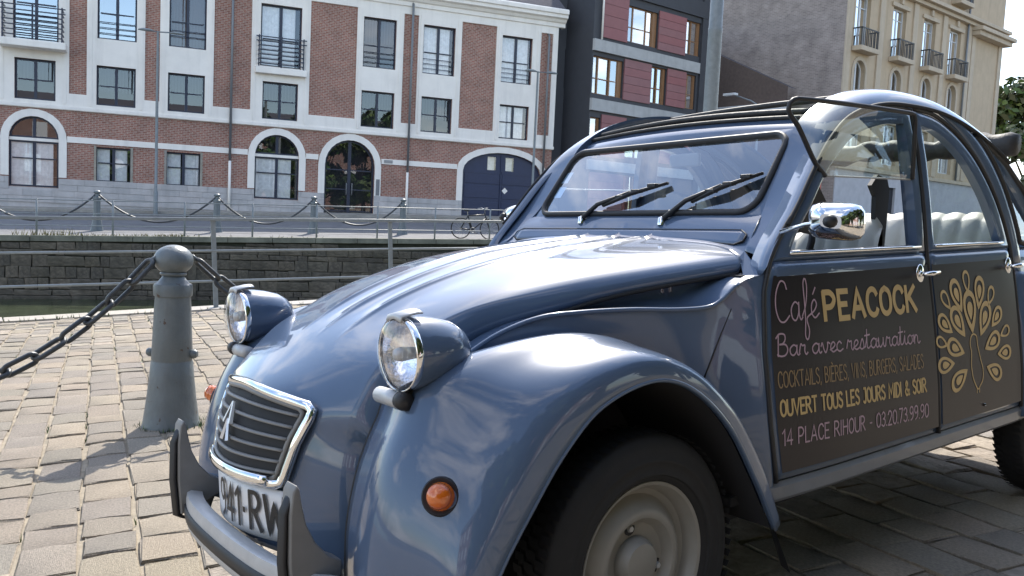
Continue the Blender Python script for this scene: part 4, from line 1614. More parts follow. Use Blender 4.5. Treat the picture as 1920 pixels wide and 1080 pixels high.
def wsp(y, v, off=0.0):
    """point on the windscreen"""
    crown = .012 * (1 - (y / .5) ** 2)
    n = Vector((-.784, 0, .620))
    p = Vector(WB) + (Vector(WT) - Vector(WB)) * v
    return Vector((p.x, y, p.z)) + n * (off + crown * 0)


wl_ = []
for cx, cv, a0 in ((.43, .20, -90), (.425, .80, 0), (-.425, .80, 90), (-.43, .20, 180)):
    for k in range(9):
        a = math.radians(a0 + 90 * k / 8)
        wl_.append((cx + .055 * math.cos(a), cv + .19 * math.sin(a)))
wpts = [wsp(y, v) for y, v in wl_]
ws = pyd('windscreen', wpts, [tuple(range(len(wpts)))], M_WSGLASS, car)
MB().tube([wsp(y, v, .004) for y, v in wl_], .0105, 8, closed=True).build('windscreen_seal', M_RUBBER, ws, smooth=True)
# painted frame around the glass
outer = []
for cx, cv, a0 in ((.500, -.02, -90), (.470, 1.04, 0), (-.470, 1.04, 90), (-.500, -.02, 180)):
    for k in range(9):
        a = math.radians(a0 + 90 * k / 8)
        outer.append((cx + .012 * math.cos(a), cv + .03 * math.sin(a)))
mb = MB()
n = len(wl_)
mb.add([wsp(y, v, -.002) for y, v in wl_] + [wsp(y, v, -.007) for y, v in outer], [(k, (k + 1) % n, n + (k + 1) % n, n + k) for k in range(n)])
cp(mb, 'windscreen_frame', M_PAINT, smooth=False, th=.006, off=0)
for y, v, w in ((.462, .60, .022), (.452, .37, .022)):
    pyd('windscreen_sticker', [wsp(y - w, v - .085, -.003), wsp(y + w * .8, v - .085, -.003), wsp(y + w * .8, v + .085, -.003), wsp(y - w, v + .085, -.003)], [(0, 1, 2, 3)], mat('pale_sticker', (.45, .62, .80), .5), ws)
# header with its ribs
hp = [(.893, 1.360), (.897, 1.372), (.902, 1.376), (.905, 1.386), (.912, 1.390), (.920, 1.401), (.932, 1.404), (.945, 1.416), (.965, 1.420), (.985, 1.432), (1.01, 1.436), (1.03, 1.430)]
hr = [[(x + .03 * (u * u) , u * .49, z - .014 * u * u) for x, z in hp] for u in np.linspace(-1, 1, 25)]
cp(MB().grid(hr), 'roof_header', M_PAINT, angle=50)
MB().tube([(.955 + .03 * u * u, u * .485, 1.4235 - .014 * u * u) for u in np.linspace(-1, 1, 25)], .010, 8, flat=(.8, 1.6)).build('canvas_front_bar', M_CANVAS, car, smooth=True)
MB().tube([(1.0 + .03 * u * u, u * .47, 1.447 - .016 * u * u) for u in np.linspace(-1, 1, 25)], .014, 8, flat=(.8, 1.6)).build('canvas_front_bar', M_CANVAS, car, smooth=True)

# ------------------------------------------------------------------ body sides: pillars and roof rails
O_ = [(.545, .95), (.60, 1.03), (.70, 1.135), (.80, 1.245), (.90, 1.335), (1.02, 1.405), (1.20, 1.452), (1.40, 1.464), (1.62, 1.449), (1.84, 1.395), (2.05, 1.305), (2.2, 1.205), (2.33, 1.09), (2.45, .96)]
I_ = [(.585, .548, 1.012), (.655, .53, 1.07), (.722, .512, 1.135), (.785, .498, 1.215), (.848, .488, 1.30), (.925, .482, 1.395), (1.10, .475, 1.482), (1.35, .472, 1.527), (1.62, .472, 1.520), (1.84, .472, 1.472), (2.05, .472, 1.395), (2.2, .472, 1.305), (2.33, .472, 1.195), (2.47, .472, 1.05)]
SO = spline([(x, hw(x, z) + .006, z) for x, z in O_], 80)
SI = spline(I_, 80)


def rail(s):
    rws = []
    for a, b in zip(SO, SI):
        a, b = Vector(a), Vector(b)
        mid = (a + b) / 2
        t = Vector((1, 0, 0))
        n = (b - a).cross(Vector((1, 0, .2)))
        if n.y < 0:
            n = -n
        n.normalize()
        r = []
        k_ = Vector((b.x, a.y, b.z)).lerp(mid, .30)
        for v in np.linspace(0, 1, 13):
            p = a * (1 - v) ** 2 + k_ * (2 * v * (1 - v)) + b * v**2
            r.append((p.x, p.y * s, p.z))
        b2 = b + Vector((.02, -.004, -.025))
        r.append((b2.x, b2.y * s, b2.z))
        a2 = a + Vector((0, -.05, .0))
        rws.append([(a2.x, a2.y * s, a2.z)] + r)
    return MB().grid(rws)


for s_ in (-1, 1):
    r = cp(rail(s_), 'roof_rail', M_PAINT, angle=60, th=.004)
    # rain gutter bead above the doors
    MB().tube([(p[0], (p[1] + .008) * s_, p[2]) for p in SO[6:62]], .007, 6).build('gutter', M_DARKB, r, smooth=True)
    # C pillar before the quarter window
    Dd = spline([(x, hw(x, z) + .005, z) for x, z in [(1.60, 1.452), (1.75, 1.37), (1.885, 1.245), (1.98, 1.10), (2.03, .98), (2.04, .93)]], 24)
    Qq = spline([(x, hw(x, z) + .008, z) for x, z in [(1.80, 1.405), (1.90, 1.335), (1.99, 1.225), (2.06, 1.10), (2.10, 1.0), (2.105, .93)]], 24)
    g_ = []
    for a, b in zip(Dd, Qq):
        g_.append([((a[0] * (1 - t) + b[0] * t), (a[1] * (1 - t) + b[1] * t + .008 * math.sin(math.pi * t)) * s_, a[2] * (1 - t) + b[2] * t) for t in np.linspace(0, 1, 7)])
    cp(MB().grid(g_), 'rear_pillar', M_PAINT, th=.01)
    # quarter window
    qo = [tuple(p) for p in Qq[1:21]] + [(x, hw(x, z), z) for x, z in [(2.22, .99), (2.40, .99)]] + [(x, hw(x, z) + .004, z) for x, z in [(2.32, 1.085), (2.2, 1.195), (2.05, 1.295), (1.92, 1.362)]]
    qw = pyd('quarter_window', [(x, (y - .008) * s_, z) for x, y, z in qo], [tuple(range(len(qo)))], M_CARGLASS, car)
    MB().tube([(x, (y + .002) * s_, z) for x, y, z in qo], .010, 6, closed=True).build('quarter_seal', M_RUBBER, qw, smooth=True)
    # rear side panel
    g_ = []
    for z in np.linspace(.36, .985, 12):
        g_.append([(x, (hw(x, z) + .006) * s_, z) for x in np.linspace(2.03, 2.62 + .1 * (.9 - z), 12)])
    cp(MB().grid(g_), 'rear_side_panel', M_PAINT, th=.01)
    # rear wing bulging over the wheel
    g_ = []
    for i, z in enumerate(np.linspace(.36, .93, 18)):
        row = []
        for x in np.linspace(2.035, 2.95, 24):
            u = (x - 2.035) / .915
            v = (z - .36) / .57
            b = .085 * math.sin(math.pi * min(1, u * 1.0)) ** .55 * (1 - v**2.2) ** .6 if 0 < u < 1 else 0
            zt = z if v < .98 else z
            row.append((x, (hw(x, z) + .008 + b) * s_, .36 + (z - .36) * (1 - .75 * max(0, u - .5) ** 2)))
        g_.append(row)
    cp(MB().grid(g_), 'rear_wing', M_PAINT, th=.01)
    # sill
    sl = []
    for x in np.linspace(.50, 2.08, 20):
        w = hw(x, .40)
        sl.append([(x, (w - .06) * s_, .402), (x, (w - .002) * s_, .398), (x, (w + .006) * s_, .385), (x, (w + .004) * s_, .352), (x, (w - .008) * s_, .340), (x, (w - .10) * s_, .338)])
    cp(MB().grid(sl), 'sill', mat('sill_grey', (.17, .185, .21), .4, coat=.3, var=.12, vscale=9), angle=35, th=.004)

    # front side panel behind the wing, with the scooped vent
    top = spline([(.548, .952), (.50, .945), (.45, .925), (.41, .895), (.37, .876), (.28, .873), (.14, .880), (0.0, .880), (-.10, .872), (-.20, .838), (-.29, .785)], 60)

    def pw(x, z):
        return float(np.interp(x, [-.40, -.2, 0, .2, .40, .535], [.395, .452, .512, .562, .612 + .03 * smoothstep(.9, .45, z), hw(.54, min(z, .95)) + .004]))

    def px_(x, z):
        k = max(0., (x - .38) / .168)
        return x + (door_edge_front(z) - .012 - .548) * k

    g_ = []
    for x, zt in top:
        zb = max(.30, min(zt - .05, np.interp(x, [-.4, -.2, .1, .35, .5, .55], [.64, .74, .775, .60, .36, .34])))
        g_.append([(px_(x, z), pw(x, z) * s_, z) for z in np.linspace(zt, zb, 10)])
    sp_ = cp(MB().grid(g_), 'front_side_panel', M_PAINT)
    MB().tube([(x, (pw(x, z) + .001) * s_, z) for x, z in top[6:]], .006, 8).build('panel_bead', M_PAINT, sp_, smooth=True)
    g_ = []
    for x, zt in top:
        li = L_[np.argmin(abs(L_[:60, 0] - x))]
        ys, zs_ = pw(x, zt), zt
        inx = min(ys - .004, li[1] - .035)
        zi = max(zt + .002, min(zt + .035, li[2] - .02))
        row = []
        for t in np.linspace(0, 1, 8):
            yy = ys + (inx - ys) * (1 - (1 - t) ** 2)
            zz = zs_ + (zi - zs_) * t**1.3 - .012 * math.sin(math.pi * t) * smoothstep(.47, .36, x)
            row.append((x, yy * s_, zz))
        row.append((x, (inx - .004) * s_, li[2] + .03))
        g_.append(row)
    MB().grid(g_).build('vent_scoop', M_PAINT, sp_, smooth=True)
    MB().tube([(x, (pw(x, z) + .0005) * s_, z) for x, z in [(.435, .868), (.40, .80), (.375, .75), (.345, .69)]], .0022, 6).build('panel_seam', M_DARKB, sp_, smooth=True)

# ------------------------------------------------------------------ front wings
A_ = [(-.452, .735, .31), (-.409, .738, .413), (-.330, .740, .523), (-.243, .740, .625), (-.135, .740, .708), (.025, .740, .744), (.155, .740, .708), (.289, .740, .60), (.397, .740, .447), (.450, .738, .36), (.490, .735, .295)]
B_ = [(-.530, .655, .31), (-.515, .65, .44), (-.476, .635, .57), (-.415, .625, .682), (-.315, .618, .775), (-.06, .615, .826), (.14, .618, .786), (.318, .642, .668), (.440, .660, .520), (.500, .680, .40), (.535, .695, .318)]
D_ = [(-.588, .52, .31), (-.575, .515, .44), (-.540, .51, .57), (-.486, .51, .678), (-.40, .515, .785), (-.12, .545, .842), (.11, .565, .80), (.312, .600, .672), (.436, .625, .522), (.498, .650, .40), (.532, .67, .32)]
F_ = [(-.560, .375, .31), (-.548, .365, .44), (-.516, .36, .56), (-.466, .36, .665), (-.405, .37, .762), (-.16, .475, .80), (.09, .515, .77), (.298, .565, .648), (.42, .60, .50), (.482, .63, .38), (.516, .65, .30)]
NW = 64
RA, RB, RD, RF = [spline(q, NW) for q in (A_, B_, D_, F_)]


def wing(s):
    rws, lip = [], []
    for i in range(NW):
        a, b, d, f = RA[i], RB[i], RD[i], RF[i]
        ab = a * .60 + b * .40
        ab[1] = max(a[1], b[1]) - .016
        rad = ab - np.array([.04, ab[1], .30])
        ab = ab + rad / np.linalg.norm(rad) * .020
        a_in = a * 1.0
        cs = spline([a, ab, b, d, f], 22)
        lipv = a.copy()
        rd = np.array([.04, 0, .30]) - np.array([a[0], 0, a[2]])
        rd /= np.linalg.norm(rd)
        l2 = a + np.array([0, -.012, 0]) + rd * .006
        rws.append([(q[0], q[1] * s, q[2]) for q in [l2] + list(cs)])
    return MB().grid(rws)


for s_ in (-1, 1):
    wg = cp(wing(s_), 'front_wing', M_PAINT, th=.008)
    MB().tube([(p[0], (p[1] - .004) * s_, p[2]) for p in RA], .0055, 8).build('wing_edge', M_PAINT, wg, smooth=True)
    MB().tube([(p[0] + .012, (p[1] - .006) * s_, p[2] - .004) for p in RF[:34]], .012, 8).build('wing_gap_shade', M_DARKB, wg, smooth=True)  # dark tube stands in for the shade between bonnet and wing
    # dark inner arch and mud flap
    arc = [(x, z) for x, z in RA[:, (0, 2)]]
    ia = MB().grid([[(x, .715 * s_, z) for x, z in arc], [(x, .50 * s_, z) for x, z in arc], [(x, .33 * s_, z) for x, z in arc]])
    ia.add([(x, .335 * s_, z) for x, z in arc], [tuple(range(len(arc)))])
    ia.build('inner_arch', M_INT, wg, smooth=True)
    pyd('mud_flap', [(.478, .732 * s_, .312), (.530, .665 * s_, .325), (.575, .690 * s_, .165), (.568, .725 * s_, .155)], [(0, 1, 2, 3)], M_RUBBER, wg)
    # indicator
    ic = Vector((-.474, .632 * s_, .557))
    i_f = int(np.argmin(np.linalg.norm(RB - np.array([-.474, .632, .557]), axis=1)))
    tan_u = Vector((RB[i_f + 1] - RB[i_f - 1]) * np.array([1, s_, 1])).normalized()
    tan_v = Vector((RD[i_f] - RA[i_f]) * np.array([1, s_, 1])).normalized()
    nn = tan_u.cross(tan_v).normalized()
    if nn.x > 0:
        nn = -nn
    rot_i = nn.to_track_quat('Z', 'Y').to_matrix().to_4x4()
    ind = MB().lathe([(.0, .002), (.047, .002), (.047, .012), (.043, .018), (.034, .014), (.033, .006)], 32).build('indicator', M_RUBBER, car, smooth=True, angle=40)
    ind.matrix_basis = Matrix.Translation(ic) @ rot_i @ Matrix.Scale(.84, 4)
    pr = [(.034, .008), (.034, .020), (.031, .028), (.029, .034), (.030, .037), (.027, .043), (.024, .047), (.025, .050), (.018, .057), (.008, .061), (.0, .062)]
    MB().lathe(pr, 32).build('amber_lens', M_AMBER, ind, smooth=True, angle=45)

# ------------------------------------------------------------------ doors


def ring(oc, ic, n=30):
    """oc/ic: list of curve pieces (each a list of x,z) splined and joined to closed loops of equal length"""
    def lp(pcs):
        out = []
        for pc, k in pcs:
            s = spline(pc, k) if len(pc) > 2 else np.linspace(pc[0], pc[1], k)
            out += [tuple(q) for q in s[:-1]]
        return out
    return lp(oc), lp(ic)


fo = [([(.585, .985), (.63, 1.045), (.715, 1.13), (.815, 1.24), (.915, 1.328), (1.03, 1.393), (1.20, 1.438), (1.392, 1.450)], 30), ([(1.392, 1.450), (1.392, .985)], 8), ([(1.392, .985), (.585, .985)], 12)]
fi = [([(.665, 1.012), (.70, 1.06), (.772, 1.135), (.855, 1.225), (.945, 1.295), (1.045, 1.350), (1.20, 1.390), (1.345, 1.402)], 30), ([(1.345, 1.402), (1.345, 1.012)], 8), ([(1.345, 1.012), (.665, 1.012)], 12)]
ro = [([(1.408, 1.450), (1.57, 1.430), (1.73, 1.356), (1.868, 1.235), (1.963, 1.098), (2.015, .985)], 30), ([(2.015, .985), (1.408, .985)], 12), ([(1.408, .985), (1.408, 1.450)], 8)]
ri = [([(1.452, 1.402), (1.56, 1.384), (1.695, 1.316), (1.815, 1.205), (1.902, 1.08), (1.938, 1.012)], 30), ([(1.938, 1.012), (1.452, 1.012)], 12), ([(1.452, 1.012), (1.452, 1.402)], 8)]


def on_side(x, z, off, s):
    return (x, (hw(x, z) + off) * s, z)


DOORS = {}
for s_ in (-1, 1):
    for which in ('front', 'rear'):
        g_ = []
        for z in np.linspace(.405, .985, 24):
            a, b = (door_edge_front(z), 1.394) if which == 'front' else (1.406, 2.022 - .02 * smoothstep(.8, .98, z))
            bead = .006 * math.exp(-((z - .962) / .007) ** 2)
            row = []
            for k, x in enumerate(np.linspace(a, b, 30)):
                e = min(x - a, b - x, z - .405)
                rd = .007 * (1 - min(1, e / .010)) ** 2
                row.append(on_side(x, z, .010 + bead - rd, s_))
            g_.append(row)
        d = cp(MB().grid(g_), 'door', M_PAINT, th=.03, angle=50)
        DOORS[(which, s_)] = d
        oc, ic = ring(fo, fi) if which == 'front' else ring(ro, ri)
        n = len(oc)
        mb = MB()
        oo = [on_side(x, z, .004, s_) for x, z in oc]
        mm = [on_side(x * .62 + u * .38, z * .62 + w * .38, .013, s_) for (x, z), (u, w) in zip(oc, ic)]
        ii = [on_side(x, z, .006, s_) for x, z in ic]
        i2 = [on_side(x, z, -.022, s_) for x, z in ic]
        o2 = [on_side(x, z, -.022, s_) for x, z in oc]
        mb.add(o2 + oo + mm + ii + i2, [(r * n + k, r * n + (k + 1) % n, (r + 1) * n + (k + 1) % n, (r + 1) * n + k) for r in range(4) for k in range(n)])
        mb.build('window_frame', M_PAINT, d, smooth=True, angle=50)
        if which == 'front':
            # fixed upper half; the lower half is folded up on its hinge
            up_ = [p for p in ic if p[1] >= 1.222]
            zl = 1.222
            a_x = float(np.interp(zl, [q[1] for q in ic[:28]], [q[0] for q in ic[:28]]))
            up_ = [(a_x, zl)] + up_ + [(1.345, zl)]
            pyd('window_pane', [on_side(x, z, -.006, s_) for x, z in up_], [tuple(range(len(up_)))], M_CARGLASS, d)
            MB().tube([on_side(a_x, zl, 0, s_), on_side(1.345, zl, 0, s_)], .003, 6).build('hinge_bar', M_STEELG, d)
            lo = [(x, z) for x, z in ic if z < 1.222]
            fl_ = [(a_x, zl), (.80, 1.185), (.722, 1.09), (.678, 1.05), (.690, 1.022), (.75, 1.012), (1.30, 1.012), (1.338, 1.022), (1.343, 1.06), (1.343, zl)]
            cur = spline(fl_, 60)
            def folded(x, z):
                h = (zl - z)
                return (x - .030 * h / .2, (hw(x, zl) + .008 + h * .10) * s_, zl + h * .97)
            if s_ < 0:
                P = [folded(x, z) for x, z in cur]
                MB().tube(P, .0072, 8).build('flap_window_frame', M_RUBBER, d, smooth=True)
                pyd('flap_window_pane', P, [tuple(range(len(P)))], M_CARGLASS, d)
            else:
                P = [on_side(x, z, -.004, s_) for x, z in cur]
                pyd('lower_window_pane', P, [tuple(range(len(P)))], M_CARGLASS, d)
        else:
            pyd('window_pane', [on_side(x, z, -.006, s_) for x, z in ic], [tuple(range(n))], M_CARGLASS, d)
        lo_x = (.655, 1.35) if which == 'front' else (1.45, 1.945)
        MB().tube([on_side(x, 1.006, .012, s_) for x in np.linspace(*lo_x, 12)], .0055, 6).build('window_trim', M_CHROME, d, smooth=True)
        # seal around the door
        if which == 'front':
            sl = [(door_edge_front(z) - .006, z) for z in np.linspace(.40, .985, 16)] + [(x - .006, z + .006) for x, z in oc[:29]] + [(1.400, 1.452)] + [(1.400, z) for z in np.linspace(1.40, .40, 12)]
        else:
            sl = [(x + .004, z + .008) for x, z in oc[:30]] + [(2.026, z) for z in np.linspace(.95, .40, 10)]
        MB().tube([on_side(x, z, .006, s_) for x, z in sl], .0075, 6).build('door_seal', M_RUBBER, d, smooth=True)
        # handle
        hx = 1.335 if which == 'front' else 1.975
        c = Vector(on_side(hx, .918, .012, s_))
        esc = MB().lathe([(0, .004), (.020, .004), (.026, .002), (.027, -.001)], 20)
        esc.v = [(c.x + x * .85, c.y + z * s_, c.z + y * 1.25) for x, y, z in esc.v]
        h_ = esc.build('handle', M_CHROME, d, smooth=True)
        MB().tube([c, c + Vector((.0, .022 * s_, .002)), c + Vector((.018, .030 * s_, .004)), c + Vector((.062, .030 * s_, .006))], [.008, .008, .0085, .0065], 10).build('handle_lever', M_CHROME, h_, smooth=True)
    # inner B pillar
    MB().box(1.372, 1.432, -.022, .0, .38, 1.46, .006).map(lambda x, y, z: (x, (hw(x, z) - .012 + y) * s_, z)).build('pillar', M_PAINT, car)
    # blue belt trim inside
    MB().grid([[(x, (hw(x, z) - .035) * s_, z) for x in np.linspace(.60, 2.1, 10)] for z in (.42, .70, 1.0)]).build('door_lining', M_INT, car, smooth=True)

# ------------------------------------------------------------------ wheels


def wheel(cx, cy, s, name='wheel'):
    R, rr, w = .308, .192, .062
    pr = [(rr, -w * .72), (rr + .012, -w * .95), (rr + .05, -w * 1.06), (R - .035, -w * .98), (R - .012, -w * .80), (R - .001, -w * .55), (R, 0), (R - .001, w * .55), (R - .012, w * .80), (R - .035, w * .98), (rr + .062, w * 1.02), (rr + .058, w * 1.07), (rr + .052, w * 1.07), (rr + .048, w * 1.03), (rr + .030, w * 1.03), (rr + .027, w * 1.06), (rr + .022, w * 1.05), (rr + .019, w * .98), (rr + .012, w * .95), (rr, w * .72)]
    # y grows outward
    f = lambda m: m.map(lambda x, y, z: (x + cx, (cy + y) * s, z + .302))
    t = cp(f(MB().lathe(pr, 64, 'Y')), name, M_TYRE, angle=40)
    tr = MB()
    for k in range(72):
        a = 2 * math.pi * k / 72
        for y0, y1, o in ((-.05, -.02, .0), (-.015, .015, .5), (.02, .05, .0)):
            a0, a1 = a + o * .087, a + o * .087 + .055
            q = []
            for (aa, yy) in ((a0, y0), (a1, y0 + .006), (a1, y1 + .006), (a0, y1)):
                q.append((R + .0035) * math.cos(aa))
                q.append(yy)
                q.append((R + .0035) * math.sin(aa))
            tr.add([tuple(q[i:i + 3]) for i in (0, 3, 6, 9)], [(0, 1, 2, 3)])
    f(tr).build('tread', M_TYRE, t)['kind'] = 'stuff'
    rim = [(rr - .001, w * .60), (rr + .006, w * .78), (rr + .004, w * .86), (rr - .004, w * .82), (rr - .012, w * .62), (rr - .020, w * .25), (rr - .034, w * .12), (rr - .040, w * .20), (rr - .062, w * .62), (rr - .074, w * .70), (rr - .084, w * .66), (rr - .100, w * .30), (.060, w * .22), (.058, w * .50), (.048, w * .74), (.020, w * .82), (0, w * .83)]
    rm = f(MB().lathe(rim, 64, 'Y')).build('rim', M_RIM, t, smooth=True, angle=38)
    for k in range(3):
        a = math.radians(100 + k * 120)
        c = (.083 * math.cos(a), w * .25, .083 * math.sin(a))
        m = MB().lathe([(.0, w * .29), (.017, w * .29), (.017, w * .1)], 14, 'Y')
        m.v = [(x + c[0], y, z + c[2]) for x, y, z in m.v]
        f(m).build('wheel_nut_recess', M_DARKB, t, smooth=True, angle=40)
        m = MB().lathe([(.0, w * .40), (.007, w * .40), (.009, w * .29)], 6, 'Y')
        m.v = [(x + c[0], y, z + c[2]) for x, y, z in m.v]
        f(m).build('wheel_nut', M_STEELG, t)
    m = MB().tube([(-.148, w * .25, .085), (-.170, w * .75, .098)], .005, 8)
    f(m).build('valve', M_RUBBER, t)
    return t


for s_ in (-1, 1):
    wheel(.042, .640, s_)
    wheel(2.405, .625, s_)

# ------------------------------------------------------------------ underbody and cabin
MB().box(-.30, 2.65, -.46, .46, .20, .40, .03).build('chassis', M_INT, car)
MB().box(.42, 2.60, -.64, .64, .345, .37).build('cabin_floor', M_INT, car)
MB().box(-.40, .50, -.27, .27, .30, .62, .03).build('engine_block', M_INT, car)
MB().box(.50, .56, -.60, .60, .35, .95).build('bulkhead', M_INT, car)
MB().box(.66, .80, -.56, .56, .93, 1.03, .025).build('dashboard', M_INT, car)
swc = Vector((.99, -.30, 1.00))
swx, swy = Vector((0, 1, 0)), Vector((.52, 0, .85))
sw = MB().tube([swc + (swx * math.cos(a) + swy * math.sin(a)) * .185 for a in np.linspace(0, 2 * math.pi, 33)[:-1]], .011, 8, closed=True).build('steering_wheel', M_RUBBER, car, smooth=True)
MB().tube([swc - swy * .18, swc, swc + Vector((-.25, 0, -.2))], .014, 8).build('steering_spoke', M_RUBBER, sw, smooth=True)


def bench(x0, top, halfw, pleat, zfun, name):
    g_ = []
    prof = [(-.06, .36), (-.055, .62), (-.02, .80), (.03, .95), (.05, 1.0), (.07, 1.03), (.10, 1.035), (.13, 1.02), (.15, .97), (.15, .40)]
    pr = spline([(a, b * top / 1.035) for a, b in prof], 26)
    ny = 120
    for y in np.linspace(-halfw, halfw, ny):
        e = smoothstep(0, .07, halfw - abs(y))
        rib = abs(math.sin(math.pi * y / pleat)) ** .5
        row = []
        for a, b in pr:
            row.append((x0 + a * (.35 + .65 * e) - .012 * rib * (a < .05), y, b + (zfun(y) + .012 * rib) * smoothstep(.7, 1.02, b) - .05 * (1 - e) * smoothstep(.8, 1.03, b)))
        g_.append(row)
    o = MB().grid(g_).build(name, M_SEAT, car, smooth=True)
    return o


fs = bench(1.22, 1.075, .575, .062, lambda y: .03 - .075 * math.exp(-((abs(y) - .20) / .10) ** 2), 'front_seat')
MB().box(.82, 1.24, -.56, .56, .56, .70, .05).build('seat_cushion', M_SEAT, fs)
rs = bench(2.00, 1.105, .59, .075, lambda y: .0, 'rear_seat')
MB().box(1.62, 2.02, -.58, .58, .58, .72, .05).build('seat_cushion', M_SEAT, rs)
MB().box(2.2, 2.6, -.60, .60, .40, .92, .02).build('luggage_shelf', M_INT, car)
# belt post and cloth in the front window
MB().add([(1.285, -.53, .95), (1.345, -.53, .95), (1.375, -.53, 1.19), (1.36, -.53, 1.225), (1.30, -.53, 1.24), (1.262, -.53, 1.205), (1.29, -.53, 1.17)] + [(1.285, -.515, .95), (1.345, -.515, .95), (1.375, -.515, 1.19), (1.36, -.515, 1.225), (1.30, -.515, 1.24), (1.262, -.515, 1.205), (1.29, -.515, 1.17)], [(0, 1, 2, 3, 4, 5, 6), (13, 12, 11, 10, 9, 8, 7)] + [(k, (k + 1) % 7, 7 + (k + 1) % 7, 7 + k) for k in range(7)]).build('belt_post', M_RUBBER, car)
MB().add([(.795, -.56, 1.225), (.885, -.56, 1.235), (.985, -.56, 1.12), (.99, -.56, 1.04), (.83, -.56, 1.06), (.785, -.56, 1.12)] + [(.795, -.55, 1.225), (.885, -.55, 1.235), (.985, -.55, 1.12), (.99, -.55, 1.04), (.83, -.55, 1.06), (.785, -.55, 1.12)], [(0, 1, 2, 3, 4, 5), (11, 10, 9, 8, 7, 6)] + [(k, (k + 1) % 6, 6 + (k + 1) % 6, 6 + k) for k in range(6)]).build('sun_visor', M_RUBBER, car)
# rear view mirror
MB().box(.885, .90, -.13, .0, 1.275, 1.32, .006).build('rear_view_mirror', M_PLAST, car)
# roof: cross bars and rolled canvas at the back
MB().tube([(1.42, u * .47, 1.525 - .01 * u * u) for u in np.linspace(-1, 1, 13)], .011, 8).build('roof_cross_bar', M_CANVAS, car, smooth=True)
rp = []
for u in np.linspace(-1, 1, 31):
    rp.append((2.42 + .012 * math.sin(u * 9), u * .50, 1.395 + .01 * math.sin(u * 7)))
rc = MB().tube(rp, [.043 + .008 * math.sin(k * 1.7) for k in range(31)], 14, flat=(1.0, 1.25))
rc.build('rolled_roof_canvas', M_CANVAS, car, smooth=True)
bk = []
for x, z in [(2.40, 1.36), (2.50, 1.22), (2.62, 1.02), (2.72, .80), (2.80, .55), (2.80, .36)]:
    bk.append([(x + .06 * (1 - u * u), u * (.52 if z > .95 else .60), z) for u in np.linspace(-1, 1, 15)])
bkp = MB().grid([bk[2], bk[3], bk[4], bk[5]])
cp(bkp, 'boot_lid', M_PAINT, th=.01)
for s_ in (-1, 1):
    c0 = [Vector(SO[0]), Vector(SI[0]), Vector((.560, .552, .998)), Vector((.522, .592, .950)), Vector((.522, .622, .938))]
    pyd('cowl_corner', [(q.x, q.y * s_, q.z) for q in c0], [(0, 1, 2, 3, 4)], M_PAINT, car)

# ------------------------------------------------------------------ headlamps on their bar
for s_ in (-1, 1):
    MB().tube([(-.472, y * s_, .724) for y in (.385, .44, .485)], .018, 14).build('headlamp_bar', M_STEELG, car, smooth=True)
for s_ in (-1, 1):
    c = Vector((-.470, .470 * s_, .822))
    sh_ = [(0.0780, .0), (0.0794, .012), (0.0785, .045), (0.0733, 0.0799), (0.0630, .120), (0.0470, .147), (.030, .163), (.012, .170), (0, .171)]
    m = MB().lathe([(r, h) for r, h in sh_], 40, 'X', (c.x, c.y, c.z))
    hl = cp(m, 'headlamp', M_PAINT)
    ringp = [(.0765, -.004), (.0795, -.006), (.0815, -.001), (.0808, .008), (.0790, .012)]
    MB().lathe(ringp, 40, 'X', tuple(c)).build('chrome_ring', M_CHROME, hl, smooth=True)
    lens = [(0.0775, -.002)] + [(0.0775 * math.cos(a), -.004 - .026 * math.sin(a)) for a in np.linspace(.1, math.pi / 2, 10)]
    MB().lathe(lens, 40, 'X', tuple(c)).build('lens', M_LENS, hl, smooth=True)
    refl = [(0.0752, .002)] + [(0.0752 * math.cos(a), .002 + .055 * math.sin(a)) for a in np.linspace(.1, math.pi / 2, 10)]
    MB().lathe(refl, 40, 'X', tuple(c)).build('reflector', M_REFL, hl, smooth=True)
    MB().lathe([(0, -.012), (.012, -.010), (.016, .004), (.012, .045)], 16, 'X', tuple(c)).build('bulb_shield', M_STEELG, hl, smooth=True)
    mb = MB()
    for k in range(-5, 6):
        yy = k * .0145
        hh = math.sqrt(max(.0, 0.0743**2 - yy * yy))
        mb.tube([(c.x - .016 + .2 * yy * yy / .08, c.y + yy, c.z - hh), (c.x - .024 + .2 * yy * yy / .08, c.y + yy, c.z), (c.x - .016 + .2 * yy * yy / .08, c.y + yy, c.z + hh)], .0011, 4)
    mb.build('lens_flutes', M_LENS, hl)
    vis = MB().grid([[(c.x + dx, c.y + .030 * u, c.z + 0.0884 - .006 * u * u + dz) for u in np.linspace(-1, 1, 7)] for dx, dz in ((-.014, -.012), (-.010, .0), (.028, .006), (.042, .006))])
    o = vis.build('lamp_peak', M_STEELG, hl, smooth=True)
    solidify(o, .003)
    MB().tube([(c.x + .055, c.y, c.z - .075), (-.47, c.y, .728)], .022, 10).build('lamp_bracket', M_RUBBER, hl, smooth=True)
    MB().lathe([(0, -.018), (.018, -.016), (.0205, .0), (.018, .016), (0, .018)], 16, 'Y', (-.474, .490 * s_, .726)).build('bar_clamp', M_RUBBER, hl, smooth=True)

# ------------------------------------------------------------------ bumper, overriders
plan = spline([(-.42, .735), (-.51, .67), (-.572, .575), (-.63, .45), (-.672, .36), (-.700, .22), (-.708, 0), (-.700, -.22), (-.672, -.36), (-.63, -.45), (-.572, -.575), (-.51, -.67), (-.42, -.735)], 72)
ZB = .270
prof = [(.044, .086), (.014, .096), (.004, .092), (.0, .076), (.0, .052), (-.004, .050), (-.004, .026), (.0, .024), (.0, .010), (.006, .0), (.05, .0)]


